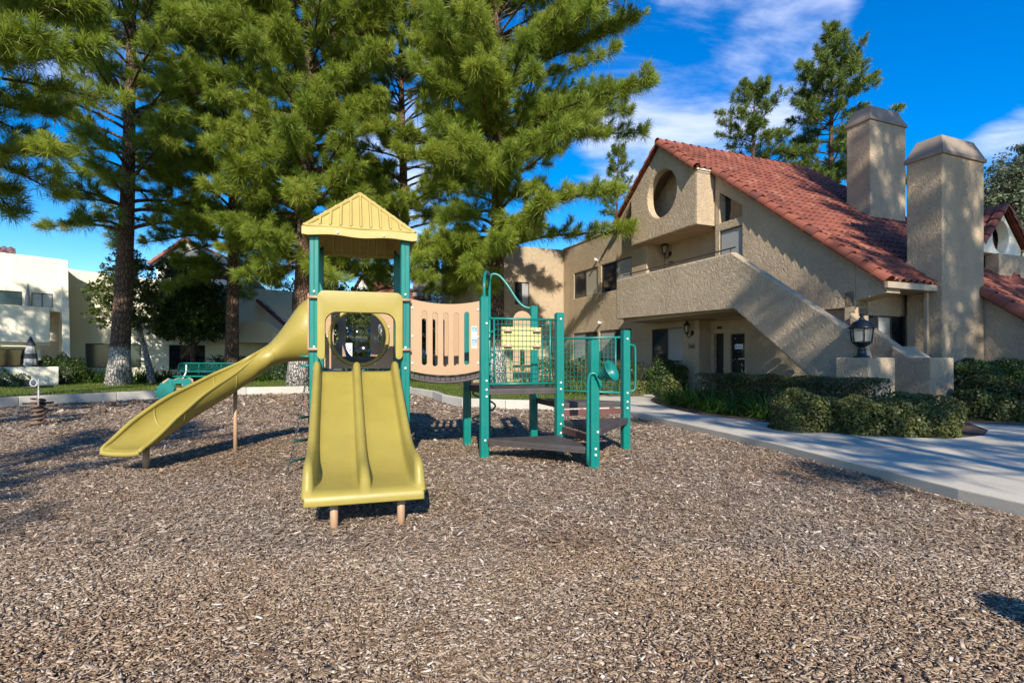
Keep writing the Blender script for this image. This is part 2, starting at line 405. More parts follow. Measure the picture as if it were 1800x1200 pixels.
class MB:
    def __init__(s): s.v = []; s.f = []
    def add(s, vs, fs, mtx=None):
        b = len(s.v)
        if mtx is not None: vs = [tuple(mtx @ Vector(p)) for p in vs]
        s.v += [tuple(p) for p in vs]; s.f += [tuple(b + i for i in f) for f in fs]
        return s
    def box(s, x0, x1, y0, y1, z0, z1, mtx=None):
        return s.add([(x0, y0, z0), (x1, y0, z0), (x1, y1, z0), (x0, y1, z0), (x0, y0, z1), (x1, y0, z1), (x1, y1, z1), (x0, y1, z1)],
                     [(3, 2, 1, 0), (4, 5, 6, 7), (0, 1, 5, 4), (1, 2, 6, 5), (2, 3, 7, 6), (3, 0, 4, 7)], mtx)
    def frustum(s, c, h0, w0, d0, h1, w1, d1, mtx=None):
        x, y = c
        return s.add([(x - w0, y - d0, h0), (x + w0, y - d0, h0), (x + w0, y + d0, h0), (x - w0, y + d0, h0),
                      (x - w1, y - d1, h1), (x + w1, y - d1, h1), (x + w1, y + d1, h1), (x - w1, y + d1, h1)],
                     [(3, 2, 1, 0), (4, 5, 6, 7), (0, 1, 5, 4), (1, 2, 6, 5), (2, 3, 7, 6), (3, 0, 4, 7)], mtx)
    def prism(s, pts, z0, z1, mtx=None):
        n = len(pts)
        a = sum(pts[i][0] * pts[(i + 1) % n][1] - pts[(i + 1) % n][0] * pts[i][1] for i in range(n))
        if a < 0: pts = pts[::-1]
        vs = [(x, y, z0) for x, y in pts] + [(x, y, z1) for x, y in pts]
        fs = [tuple(range(n))[::-1], tuple(range(n, 2 * n))] + [(i, (i + 1) % n, n + (i + 1) % n, n + i) for i in range(n)]
        return s.add(vs, fs, mtx)
    def lathe(s, prof, seg=20, c=(0, 0, 0), mtx=None):
        vs = []; fs = []
        for r, z in prof:
            for k in range(seg):
                a = 2 * math.pi * k / seg
                vs.append((c[0] + r * math.cos(a), c[1] + r * math.sin(a), c[2] + z))
        for j in range(len(prof) - 1):
            for k in range(seg):
                k2 = (k + 1) % seg
                fs.append((j * seg + k, j * seg + k2, (j + 1) * seg + k2, (j + 1) * seg + k))
        fs.append(tuple(range(seg))[::-1]); fs.append(tuple((len(prof) - 1) * seg + k for k in range(seg)))
        return s.add(vs, fs, mtx)
    def tube(s, pts, r, seg=10, closed=False, mtx=None, flat=1.0):
        pts = [Vector(p) for p in pts]; n = len(pts)
        rr = r if isinstance(r, (list, tuple)) else [r] * n
        vs = []; fs = []; up = None
        for i, p in enumerate(pts):
            if closed: d = (pts[(i + 1) % n] - pts[i - 1])
            else: d = pts[min(i + 1, n - 1)] - pts[max(i - 1, 0)]
            d.normalize()
            if up is None:
                up = Vector((0, 0, 1)) if abs(d.z) < 0.9 else Vector((0, 1, 0))
            a = d.cross(up)
            if a.length < 1e-5: a = d.orthogonal()
            a.normalize(); up = a.cross(d).normalized()
            for k in range(seg):
                t = 2 * math.pi * k / seg
                vs.append(p + a * (rr[i] * math.cos(t)) + up * (rr[i] * flat * math.sin(t)))
        for i in range(n if closed else n - 1):
            for k in range(seg):
                k2 = (k + 1) % seg; j = (i + 1) % n
                fs.append((i * seg + k, i * seg + k2, j * seg + k2, j * seg + k))
        if not closed:
            fs.append(tuple(range(seg))[::-1]); fs.append(tuple((n - 1) * seg + k for k in range(seg)))
        return s.add(vs, fs, mtx)
    def sphere(s, c, r, seg=12, rings=7, mtx=None, sz=1.0):
        prof = [(max(1e-4, r * math.sin(math.pi * i / rings)), -r * sz * math.cos(math.pi * i / rings)) for i in range(rings + 1)]
        return s.lathe(prof, seg, c, mtx)
    def plate(s, outer, holes, th, mtx=None):
        """flat outline with holes, given thickness (local xy outline, z from 0 to th)"""
        bm = bmesh.new(); es = []
        for lp in [outer] + list(holes):
            vs = [bm.verts.new((x, y, 0)) for x, y in lp]
            for i in range(len(vs)): es.append(bm.edges.new((vs[i], vs[(i + 1) % len(vs)])))
        bmesh.ops.triangle_fill(bm, use_beauty=True, use_dissolve=False, edges=es)
        ret = bmesh.ops.extrude_face_region(bm, geom=bm.faces[:])
        bmesh.ops.translate(bm, vec=(0, 0, th), verts=[g for g in ret['geom'] if isinstance(g, bmesh.types.BMVert)])
        bmesh.ops.recalc_face_normals(bm, faces=bm.faces)
        bm.verts.index_update()
        s.add([v.co[:] for v in bm.verts], [tuple(v.index for v in f.verts) for f in bm.faces], mtx)
        bm.free(); return s
    def build(s, name, mat, parent=None, smooth=False, bevel=0.0, solid=0.0, off=(0, 0, 0), seg=2, sub=0, shell=None):
        me = bpy.data.meshes.new(name)
        me.from_pydata([(x - off[0], y - off[1], z - off[2]) for x, y, z in s.v], [], s.f)
        me.update()
        o = link(name, me, mat, parent, smooth)
        if solid:
            m = o.modifiers.new('solid', 'SOLIDIFY'); m.thickness = solid; m.offset = -1 if shell is None else shell
        if sub:
            m = o.modifiers.new('sub', 'SUBSURF'); m.levels = sub; m.render_levels = sub
        if bevel:
            m = o.modifiers.new('bevel', 'BEVEL'); m.width = bevel; m.segments = seg; m.limit_method = 'ANGLE'; m.angle_limit = R(40)
        return o

def arc(c, r, a0, a1, n):
    return [(c[0] + r * math.cos(R(a0 + (a1 - a0) * i / n)), c[1] + r * math.sin(R(a0 + (a1 - a0) * i / n))) for i in range(n + 1)]
def rrect(x0, x1, y0, y1, r, n=5):
    return arc((x1 - r, y0 + r), r, -90, 0, n) + arc((x1 - r, y1 - r), r, 0, 90, n) + arc((x0 + r, y1 - r), r, 90, 180, n) + arc((x0 + r, y0 + r), r, 180, 270, n)
def smooth_path(pts, n=6):
    """Catmull-Rom through the points"""
    P = [Vector(p) for p in pts]; P = [P[0] * 2 - P[1]] + P + [P[-1] * 2 - P[-2]]
    out = []
    for i in range(1, len(P) - 2):
        for k in range(n):
            t = k / n; a, b, c, d = P[i - 1:i + 3]
            out.append(0.5 * ((2 * b) + (c - a) * t + (2 * a - 5 * b + 4 * c - d) * t * t + (3 * b - a - 3 * c + d) * t ** 3))
    out.append(P[-2]); return out
def basis(o, x, y, z):
    return Matrix(((x[0], y[0], z[0], o[0]), (x[1], y[1], z[1], o[1]), (x[2], y[2], z[2], o[2]), (0, 0, 0, 1)))
def mesh_np(name, V, F, mat, parent=None, clump=None, k=3):
    """fast mesh: V (n,3), F (m,k); clump = one value per vertex"""
    me = bpy.data.meshes.new(name)
    V = np.ascontiguousarray(V, dtype=np.float32); F = np.ascontiguousarray(F, dtype=np.int32)
    me.vertices.add(len(V)); me.vertices.foreach_set('co', V.ravel())
    me.loops.add(F.size); me.loops.foreach_set('vertex_index', F.ravel())
    me.polygons.add(len(F)); me.polygons.foreach_set('loop_start', np.arange(0, F.size, k, dtype=np.int32))
    me.update(calc_edges=True)
    if clump is not None:
        a = me.attributes.new('clump', 'FLOAT', 'POINT'); a.data.foreach_set('value', np.ascontiguousarray(clump, dtype=np.float32))
    return link(name, me, mat, parent)
def ray_hit(px, py, rot, axis, val, org=(0, 0)):
    """where the sight line through a point of the photograph meets an upright wall (axis 0/1 of a frame turned by rot about org)"""
    k = (px - CX) / FPX; c, s = math.cos(rot), math.sin(rot)
    # world = org + R(rot) local
    ax = (c, s) if axis == 0 else (-s, c)
    off = ax[0] * org[0] + ax[1] * org[1]
    Y = (val + off) / (ax[0] * k + ax[1])
    X = k * Y; z = EYE + (HY - py) * Y / FPX
    ot = (-s, c) if axis == 0 else (c, s)
    return (ot[0] * (X - org[0]) + ot[1] * (Y - org[1]), z)
def ground_pt(px, py, z=0.0):
    Y = FPX * (EYE - z) / (py - HY); return ((px - CX) / FPX * Y, Y)
def at_depth(px, Y): return ((px - CX) / FPX * Y, Y)
# ---------------------------------------------------------------- vegetation helpers
def norm(a): return a / np.maximum(np.linalg.norm(a, axis=-1, keepdims=True), 1e-9)
def needles(P, D, C, m, ln, wd, spread, brush=0.3, droop=0.12, rng=RNG):
    N = len(P)
    p = np.repeat(P, m, 0); d = np.repeat(D, m, 0); c = np.repeat(C, m)
    u = rng.random((N * m, 1))
    root = p - d * u * brush
    dirn = norm(d * (0.55 + 0.5 * (1 - u)) + spread * rng.normal(size=(N * m, 3)) * 0.62)
    L = ln * (0.75 + 0.5 * rng.random((N * m, 1))) * np.repeat(rng.uniform(0.62, 1.22, (N, 1)), m, 0)
    dirn = norm(dirn + np.array([0, 0, 0.25]))
    mid = root + dirn * L * 0.55
    tip = root + dirn * L; tip[:, 2] -= (droop * L[:, 0] * (0.6 + rng.random(N * m)))
    face = np.array([0.05, -0.75, 0.66]) + 0.55 * rng.normal(size=(N * m, 3))
    side = norm(np.cross(dirn, face)) * wd
    V = np.empty((N * m, 4, 3)); V[:, 0] = root - side * 0.4; V[:, 1] = mid - side; V[:, 2] = tip; V[:, 3] = mid + side
    F = np.arange(N * m * 4).reshape(-1, 4)
    return V.reshape(-1, 3), F, np.repeat(c, 4)
def leaves(P, Nrm, C, size, asp=0.55, rng=RNG, jitter=0.8):
    N = len(P)
    n = norm(Nrm + jitter * rng.normal(size=(N, 3)))
    a = norm(np.cross(n, rng.normal(size=(N, 3)))); b = np.cross(n, a)
    s = size * (0.6 + 0.8 * rng.random((N, 1)))
    V = np.empty((N, 4, 3))
    V[:, 0] = P - a * s; V[:, 1] = P - b * s * asp + n * s * 0.12; V[:, 2] = P + a * s; V[:, 3] = P + b * s * asp + n * s * 0.12
    return V.reshape(-1, 3), np.arange(N * 4).reshape(-1, 4), np.repeat(C, 4)
def sticks(A, B, r0, r1):
    """three-sided twigs between the points A and B"""
    A = np.asarray(A); B = np.asarray(B); d = norm(B - A)
    u = norm(np.cross(d, np.array([0.3, 0.2, 0.93]))); w = np.cross(d, u); N = len(A)
    V = np.empty((N, 6, 3))
    for k in range(3):
        t = 2 * math.pi * k / 3; o = u * math.cos(t) + w * math.sin(t)
        V[:, k] = A + o * r0; V[:, 3 + k] = B + o * r1
    base = (np.arange(N) * 6)[:, None]
    F = np.concatenate([base + np.array([[0, 1, 4, 3]]), base + np.array([[1, 2, 5, 4]]), base + np.array([[2, 0, 3, 5]])])
    return V.reshape(-1, 3), F
def trunk_mb(H, r0, bend, flare=1.35, n=16, rtop=0.12, seg=14):
    pts = []; rs = []
    for i in range(n + 1):
        f = i / n
        pts.append((bend[0] * f + 0.12 * math.sin(f * 7) * f, bend[1] * f + 0.1 * math.sin(f * 5 + 1) * f, -0.1 + (H + 0.1) * f))
        rs.append((r0 * (1 - f) + r0 * rtop * f) * (1 + (flare - 1) * math.exp(-f * H / 0.55)))
    m = MB(); m.tube(pts, rs, seg); return m, pts, rs
def pine(name, label, base, H, r0, prof, z0, dens, seed, group='tall pines on the lawn', bend=(0, 0), bark_mat='pine_bark', mat='pine_needles',
         m=46, ln=0.36, wd=0.013, skew=None, whorl=0.62, cat='pine tree', spread=1.0, keep=None, dead=0):
    rng = np.random.default_rng(seed)
    root = thing(name, label, cat, base, 0, group)
    mb, tp, tr = trunk_mb(H, r0, bend)
    TP = np.array(tp); zs = TP[:, 2]
    P = []; D = []; C = []; A = []; B = []; P2 = []; D2 = []
    z = z0; az = rng.random() * 6.28
    fs = [q[0] for q in prof]; rs = [q[1] for q in prof]
    while z < H - 0.25:
        nb = int(rng.integers(3, 6))
        for b in range(nb):
            az += 2.4 + rng.normal() * 0.35
            f = (z - z0) / (H - z0)
            L = np.interp(f, fs, rs) * rng.uniform(0.62, 1.12)
            if skew: L *= 1 + skew[1] * math.cos(az - skew[0])
            if L < 0.3: L = 0.3
            zb = z + rng.normal() * 0.18
            if keep and not keep(az, zb): continue
            o = np.array([np.interp(zb, zs, TP[:, 0]), np.interp(zb, zs, TP[:, 1]), zb])
            h = np.array([math.cos(az), math.sin(az), 0.0])
            rise = 0.35 + 0.5 * f + rng.normal() * 0.1; sag = (0.75 - 0.55 * f) * rng.uniform(0.7, 1.3)
            n = 9; t = np.linspace(0, 1, n)
            side = np.array([-h[1], h[0], 0]) * rng.normal() * 0.18
            pts = o + np.outer(t * L, h) + np.outer(t * t * L, side)
            pts[:, 2] += L * (rise * t - sag * t * t + 0.32 * t ** 3)
            br = min(0.34 * np.interp(zb, zs, tr), 0.022 * L + 0.02)
            mb.tube([tuple(q) for q in pts], [br * (1 - 0.82 * q) for q in t], 5)
            nt = max(4, int(L * dens))
            cl = rng.random()
            for k in range(nt):
                q = 0.25 + 0.75 * (k + rng.random()) / nt
                i = min(n - 2, int(q * (n - 1))); w = q * (n - 1) - i
                pp = pts[i] * (1 - w) + pts[i + 1] * w
                bd = norm(pts[i + 1] - pts[i])
                sd = np.array([-bd[1], bd[0], 0.0]) * (1 if k % 2 else -1)
                d = norm(bd * rng.uniform(0.35, 1.1) + sd * rng.uniform(0.3, 1.1) + np.array([0, 0, rng.uniform(-0.25, 0.75)]))
                tl = rng.uniform(0.25, 0.95) * min(1.0, 0.35 + 0.28 * L) * (1.15 - 0.55 * q)
                e = pp + d * tl
                e[2] += 0.12 * tl
                A.append(pp); B.append(e)
                d2 = norm(d * 0.8 + np.array([0, 0, 0.55]))
                if rng.random() < dead * (1 - f): P2.append(e); D2.append(norm(d + np.array([0, 0, -0.6]))); continue
                P.append(e); D.append(d2); C.append(np.clip(0.5 * cl + 0.5 * rng.random() , 0, 1))
            P.append(pts[-1]); D.append(norm(pts[-1] - pts[-2] + np.array([0, 0, 0.3]))); C.append(cl)
        z += whorl * rng.uniform(0.7, 1.3) * (1.0 - 0.35 * (z - z0) / (H - z0))
    P.append(np.array([TP[-1, 0], TP[-1, 1], H])); D.append(np.array([0, 0, 1.0])); C.append(0.6)
    tk = mb.build('trunk', bark_mat, root, True)
    V, F = sticks(A, B, 0.016, 0.008)
    mesh_np('twigs', V, F, 'pine_bark', tk, None, 4)
    V, F, c = needles(np.array(P), np.array(D), np.array(C), m, ln, wd, spread, 0.34, 0.16, rng)
    cr = mesh_np('crown', V, F, mat, root, c, 4)
    if P2:
        V, F, c = needles(np.array(P2), np.array(D2), np.full(len(P2), 0.5), 26, ln * 0.8, wd, 0.8, 0.3, 0.7, rng)
        mesh_np('dead_needles', V, F, 'dry_needles', cr, c, 4)
    return root
def leafy_tree(name, label, base, H, r0, centres, n, size, seed, mat='tree_leaves', bark_mat='pale_bark', bend=(0, 0), group=None, cat='tree', asp=0.6, hang=0.0):
    """trunk with limbs reaching to leaf clusters; centres = (x, y, z, radius) relative to the base"""
    rng = np.random.default_rng(seed)
    root = thing(name, label, cat, base, 0, group)
    mb, tp, tr = trunk_mb(H, r0, bend, 1.25, 10, 0.25, 10); TP = np.array(tp)
    Ps = []; Cs = []; A = []; B = []
    tot = sum(c[3] ** 2 for c in centres)
    for (x, y, z, r) in centres:
        i = int(np.argmin(np.abs(TP[:, 2] - max(z * 0.72 - 0.4, TP[1, 2]))))
        s = TP[i]; e = np.array([x, y, z]); mid = (s + e) / 2 + np.array([0, 0, 0.15 * r])
        mb.tube([tuple(s), tuple(mid), tuple(e)], [tr[i] * 0.5, tr[i] * 0.3, 0.015], 6)
        k = int(n * r * r / tot)
        sub = max(6, int(k / 16))
        cc = norm(rng.normal(size=(sub, 3))) * (rng.random((sub, 1)) ** 0.45) * r + e
        for q in cc[: sub]: A.append(e * 0.5 + mid * 0.5); B.append(q)
        idx = rng.integers(0, sub, k)
        pp = cc[idx] + rng.normal(size=(k, 3)) * np.array([0.16, 0.16, 0.12]) * max(0.5, r * 0.55)
        pp[:, 2] -= hang * rng.random(k)
        Ps.append(pp); Cs.append(rng.random(sub)[idx])
    tk = mb.build('trunk', bark_mat, root, True)
    V, F = sticks(A, B, 0.012, 0.005); mesh_np('twigs', V, F, bark_mat, tk, None, 4)
    P = np.concatenate(Ps); C = np.concatenate(Cs)
    V, F, c = leaves(P, np.tile([0, -0.2, 0.8], (len(P), 1)), C, size, asp, rng)
    mesh_np('crown', V, F, mat, root, c, 4)
    return root
def shrub(name, label, base, rz, sx, sy, h, n, size, seed, mat='hedge_leaves', group=None, cat='shrub', boxy=4.0, top_tint=0.0, lump=0.12, asp=0.55):
    """clipped or rounded shrub: leaves through the outer shell of a soft box, stems within"""
    rng = np.random.default_rng(seed)
    root = thing(name, label, cat, base, rz, group)
    d = norm(rng.normal(size=(n, 3))); d[:, 2] = np.abs(d[:, 2]) * 1.0 - 0.12
    # superellipsoid radius; long hedges get an even spread along their length
    k = (np.abs(d) ** boxy).sum(1) ** (-1 / boxy)
    q = d * k[:, None]
    if sx > 1.6 * sy:
        along = rng.random(n) < 0.8
        q[along, 0] = rng.uniform(-0.97, 0.97, along.sum())
        yz = norm(np.stack([rng.normal(size=n), np.abs(rng.normal(size=n)) - 0.1], 1))
        kk = (np.abs(yz) ** boxy).sum(1) ** (-1 / boxy)
        q[along, 1] = (yz[:, 0] * kk)[along]; q[along, 2] = (yz[:, 1] * kk)[along]
    wx = q[:, 0] * sx; wy = q[:, 1] * sy
    lumpf = 1 + lump * (np.sin(wx * 5.1 + seed) * np.sin(wy * 4.3 + q[:, 2] * 4 + 1.3 * seed) + 0.6 * np.sin(wx * 11.3 + 2 * q[:, 2] * 3 + seed) )
    depth = 1 - 0.30 * rng.random(n) ** 2
    s = (lumpf * depth)[:, None]
    P = q * s * np.array([sx, sy, 1]); P[:, 2] = np.clip(q[:, 2] * (lumpf * depth) * h, 0.02, None)
    C = rng.random(n) * 0.6 + 0.2 + 0.2 * np.sin(wx * 3.1 + wy * 2.2)
    if top_tint: C = np.clip(C * 0.7 + top_tint * (q[:, 2] > 0.72) * rng.random(n), 0, 1)
    nr = q.copy(); nr[:, 2] += 0.35
    V, F, c = leaves(P, norm(nr), np.clip(C, 0, 1), size, asp, rng, 0.75)
    mesh_np('foliage', V, F, mat, root, c, 4)
    ns = max(5, int(8 * sx)); A = np.stack([rng.uniform(-0.8, 0.8, ns) * sx, rng.uniform(-0.5, 0.5, ns) * sy, np.full(ns, -0.05)], 1)
    B = A * np.array([1.05, 1.3, 0]) + np.array([0, 0, h * 0.85])
    V, F = sticks(A, B, 0.014, 0.006); mesh_np('stems', V, F, 'pine_bark', root, None, 4)
    return root
def blades_np(P, az, L, lean, wd, droop, rng, seg=5):
    """curving strap leaves from the points P"""
    N = len(P); t = np.linspace(0, 1, seg + 1)
    h = np.stack([np.cos(az), np.sin(az), np.zeros(N)], 1); s = np.stack([-np.sin(az), np.cos(az), np.zeros(N)], 1)
    V = np.empty((N, seg + 1, 2, 3))
    for i, q in enumerate(t):
        c = P + h * (L * lean * q * (0.45 + 0.55 * q))[:, None]
        c[:, 2] += L * (q * np.sqrt(np.maximum(0.05, 1 - lean ** 2)) * 1.15 - droop * q ** 2.4)
        w = wd * (1 - q ** 2.2) * (0.55 + 0.9 * min(q * 3, 0.5)) + 0.0006
        V[:, i, 0] = c - s * w; V[:, i, 1] = c + s * w
    idx = np.arange(N * (seg + 1) * 2).reshape(N, seg + 1, 2)
    F = np.concatenate([np.stack([idx[:, i, 0], idx[:, i, 1], idx[:, i + 1, 1], idx[:, i + 1, 0]], 1) for i in range(seg)])
    return V.reshape(-1, 3), F, (seg + 1) * 2
def strap_clump(name, label, base, r, h, n, seed, group, cat='plant', mat='strap_leaves', wd=0.016):
    rng = np.random.default_rng(seed)
    root = thing(name, label, cat, base, 0, group)
    a = rng.random(n) * 6.283; rr = r * 0.45 * np.sqrt(rng.random(n))
    P = np.stack([np.cos(a) * rr, np.sin(a) * rr, np.zeros(n)], 1)
    az = a + rng.normal(size=n) * 0.7
    L = h * rng.uniform(0.8, 1.5, n); lean = rng.uniform(0.30, 0.95, n); dr = rng.uniform(0.25, 0.95, n)
    V, F, k = blades_np(P, az, L, lean, wd, dr, rng)
    mesh_np('leaves', V, F, mat, root, np.repeat(rng.random(n), k), 4)
    ns = 9; A = P[:ns] * 0.6; B = A + np.array([0, 0, h * 0.18])
    V, F = sticks(A, B, 0.03, 0.016); mesh_np('leaf_base', V, F, 'pale_shrub_leaves', root, np.full(len(V), 0.9), 4)
    return root
def in_poly(X, Y, poly):
    ins = np.zeros(len(X), bool); n = len(poly)
    for i in range(n):
        x0, y0 = poly[i]; x1, y1 = poly[(i + 1) % n]
        if y0 == y1: continue
        c = ((y0 > Y) != (y1 > Y)) & (X < (x1 - x0) * (Y - y0) / (y1 - y0) + x0)
        ins ^= c
    return ins
def sheet(name, poly, z, mat, kind='structure', th=0.0):
    m = MB().plate(poly, [], th if th else 0.02, Matrix.Translation((0, 0, z - (th if th else 0.02))))
    o = m.build(name, mat); return tag(o, kind=kind)

# ---------------------------------------------------------------- ground, walks, lawn
CURB = [(-17.5, -8), (-17.3, 6), (-16.3, 13), (-15.3, 16.4), (-13.9, 18.6), (-12.7, 20.0), (-11.0, 21.9), (-8.9, 22.9), (-6.5, 23.1), (-4.3, 22.4), (-3.0, 20.0), (-2.3, 17.7), (-1.5, 16.2), (-0.2, 15.6), (1.2, 15.2), (2.75, 14.9)]
WALK_EDGE = [(2.95, 13.5), (3.43, 11.5), (3.85, 9.6), (4.16, 8.1), (4.38, 6.6), (4.55, 5.4), (4.78, 4.5), (5.3, 2.6), (6.2, 0), (6.8, -8)]
MULCH = CURB + WALK_EDGE
g = MB().box(-420, 420, -60, 700, -1.0, -0.08).build('ground', 'earth'); tag(g, kind='structure')
tag(MB().plate(MULCH, [], 0.05, Matrix.Translation((0, 0, -0.05))).build('play_surface', 'mulch_ground'), kind='structure')
LAWN = [(-70, -8), (-70, 60), (13, 60), (13, 20.5), (4.8, 21.6), (3.2, 20.6), (2.5, 19.2), (2.45, 15.2)] + [(x, y + 0.0) for x, y in reversed(CURB[:-1])]
tag(MB().plate(LAWN, [], 0.3, Matrix.Translation((0, 0, -0.06))).build('lawn', 'lawn'), kind='structure')
WALK = WALK_EDGE + [(16, -8), (16, 10.1), (10.6, 10.2), (9.9, 10.7), (9.5, 11.0), (8.9, 9.9), (8.2, 9.2), (7.3, 8.8), (6.6, 8.95), (6.1, 9.6), (5.7, 10.4), (5.35, 11.1), (4.85, 11.9), (4.45, 12.8), (4.3, 14), (4.28, 15.6), (4.5, 17.3), (5.2, 19.2), (7.4, 22.2), (6.2, 23), (4.1, 20.9), (3.0, 19.3), (2.75, 17.4), (2.75, 15.1)]
tag(MB().plate(WALK, [], 0.20, Matrix.Translation((0, 0, -0.06))).build('walkway', 'concrete', bevel=0.015), kind='structure')
BED = [(4.3, 14), (4.28, 15.6), (4.5, 17.3), (5.2, 19.2), (7.4, 22.2), (6.2, 23.2), (14, 30), (30, 30), (30, 10.1), (16, 10.1), (10.6, 10.2), (9.9, 10.7), (9.5, 11.0), (8.9, 9.9), (8.2, 9.2), (7.3, 8.8), (6.6, 8.95), (6.1, 9.6), (5.7, 10.4), (5.35, 11.1), (4.85, 11.9), (4.45, 12.8)]
tag(MB().plate(BED, [], 0.18, Matrix.Translation((0, 0, -0.06))).build('planting_bed', 'bed_soil'), kind='structure')
BED2 = [(2.6, 19.4), (3.2, 20.7), (4.1, 21.2), (6.2, 23.3), (10, 29.5), (-3, 26.5), (-1.5, 22.5), (0.6, 20.2)]
tag(MB().plate(BED2, [], 0.03, Matrix.Translation((0, 0, 0.235))).build('planting_bed', 'bed_soil'), kind='structure')
# concrete curb, cast in lengths
cm = MB(); n = len(CURB)
for i in range(n - 1):
    a, b = Vector((*CURB[i], 0)), Vector((*CURB[i + 1], 0)); d = (b - a); L = d.length; d.normalize(); nn = Vector((-d.y, d.x, 0))
    h = 0.31 if i < 9 else 0.27
    cm.box(0.006, L - 0.006, -0.02, 0.17, -0.05, h, basis(a, d, nn, (0, 0, 1)))
tag(cm.build('curb', 'curb_concrete', bevel=0.02, smooth=False), kind='structure')

# loose wood chips over the play surface (nobody could count them)
def chips():
    Vs = []; rng = np.random.default_rng(3)
    Qs = []
    def band(y0, y1, dens, ln, thick, flat=False):
        xm = y1 * 1.05 + 1.2
        x0, x1 = (-min(xm, 17.4), min(xm, 7))
        N = int((x1 - x0) * (y1 - y0) * dens)
        s_ = 0.13 * y0; X = rng.uniform(x0, x1, N); Y = rng.uniform(y0, y1, N) + rng.uniform(-s_, s_, N)
        k = in_poly(X, Y, MULCH); X, Y = X[k], Y[k]; N = len(X)
        L = ln * rng.lognormal(0, 0.42, N); W = L * rng.uniform(0.14, 0.40, N); T = np.minimum(W * 0.5, thick) * rng.uniform(0.5, 1, N)
        az = rng.random(N) * 6.283; ti = rng.normal(size=N) * 0.24; ro = rng.normal(size=N) * 0.30
        a = np.stack([np.cos(az) * np.cos(ti), np.sin(az) * np.cos(ti), np.sin(ti)], 1)
        b0 = np.stack([-np.sin(az), np.cos(az), np.zeros(N)], 1); n0 = np.cross(a, b0)
        b = b0 * np.cos(ro)[:, None] + n0 * np.sin(ro)[:, None]; n = np.cross(a, b)
        c = np.stack([X, Y, 0.004 + rng.random(N) * 0.02 + 0.012 * (np.sin(X * 2.3) * np.sin(Y * 1.9 + X) + 1)], 1)
        a = a * (L / 2)[:, None]; b = b * (W / 2)[:, None]; n = n * (T / 2)[:, None]
        tp = rng.uniform(0.45, 1, (N, 1))
        if flat:
            Qs.append(np.stack([c - a - b, c + a - b * tp, c + a + b * tp, c - a + b], 1)); return
        V = np.stack([c - a - b - n, c + a - b * tp - n, c + a + b * tp - n, c - a + b - n, c - a - b + n, c + a - b * tp + n, c + a + b * tp + n, c - a + b + n], 1)
        Vs.append(V)
    band(1.5, 3.9, 8200, 0.0195, 0.0055)
    band(3.9, 6.5, 5600, 0.0235, 0.007, True)
    band(6.5, 10.0, 2700, 0.030, 0.010, True)
    band(10.0, 15.0, 800, 0.047, 0.014, True)
    band(15.0, 23.2, 170, 0.085, 0.016, True)
    V = np.concatenate(Vs); N = len(V)
    q = np.array([[4, 5, 6, 7], [0, 1, 5, 4], [1, 2, 6, 5], [2, 3, 7, 6], [3, 0, 4, 7]])
    F = ((np.arange(N) * 8)[:, None, None] + q[None]).reshape(-1, 4)
    Q = np.concatenate(Qs); F2 = np.arange(len(Q) * 4).reshape(-1, 4) + N * 8
    V = np.concatenate([V.reshape(-1, 3), Q.reshape(-1, 3)]); F = np.concatenate([F, F2])
    # fallen pine needles in drifts
    N = 60000; X = rng.uniform(-9, 6, N); Y = 1.8 + 16 * rng.random(N) ** 1.6
    k = in_poly(X, Y, MULCH) & (np.sin(X * 0.9 + 1.3 * np.sin(Y * 0.7)) + np.sin(Y * 1.1 + X * 0.4) + rng.normal(size=N) * 0.7 > 0.9); X, Y = X[k], Y[k]; N = len(X)
    az = rng.random(N) * 6.283; L = rng.uniform(0.03, 0.085, N); w = 0.0011 + 0.0002 * Y
    A = np.stack([X, Y, 0.030 + 0.012 * (np.sin(X * 2.3) * np.sin(Y * 1.9 + X) + 1)], 1); dv = np.stack([np.cos(az), np.sin(az), rng.normal(size=N) * 0.12], 1) * L[:, None]; sv = np.stack([-np.sin(az), np.cos(az), np.zeros(N)], 1) * w[:, None]
    S = np.stack([A - dv / 2 - sv, A + dv / 2 - sv, A + dv / 2 + sv, A - dv / 2 + sv], 1)
    st = mesh_np('pine_straw', S.reshape(-1, 3), np.arange(N * 4).reshape(-1, 4), 'pine_straw', None, np.repeat(rng.random(N), 4), 4)
    tag(st, 'thin brown fallen pine needles scattered over the wood chips', 'pine needles', kind='stuff')
    o = mesh_np('wood_chips', V, F, 'wood_chips', None, None, 4)
    tag(o, 'loose weathered wood chips spread over the playground floor', 'wood chips', kind='stuff')
chips()
def lawn_grass():
    rng = np.random.default_rng(5)
    N = 150000; X = rng.uniform(-34, 3, N); Y = rng.uniform(12, 30, N)
    k = in_poly(X, Y, LAWN) & ~in_poly(X, Y, BED2); X, Y = X[k], Y[k]; N = len(X)
    P = np.stack([X, Y, np.full(N, 0.235)], 1)
    V, F, kk = blades_np(P, rng.random(N) * 6.283, rng.uniform(0.05, 0.11, N), rng.uniform(0.2, 0.8, N), 0.007, rng.uniform(0, 0.5, N), rng, 2)
    cl = np.clip(0.5 + 0.3 * np.sin(X * 0.9 + np.sin(Y)) * np.sin(Y * 1.3) + 0.2 * rng.normal(size=N), 0, 1)
    o = mesh_np('lawn_grass', V, F, 'grass_blades', None, np.repeat(cl, kk), 4)
    tag(o, 'short mown grass of the lawn behind the concrete curb', 'grass', kind='stuff')
lawn_grass()
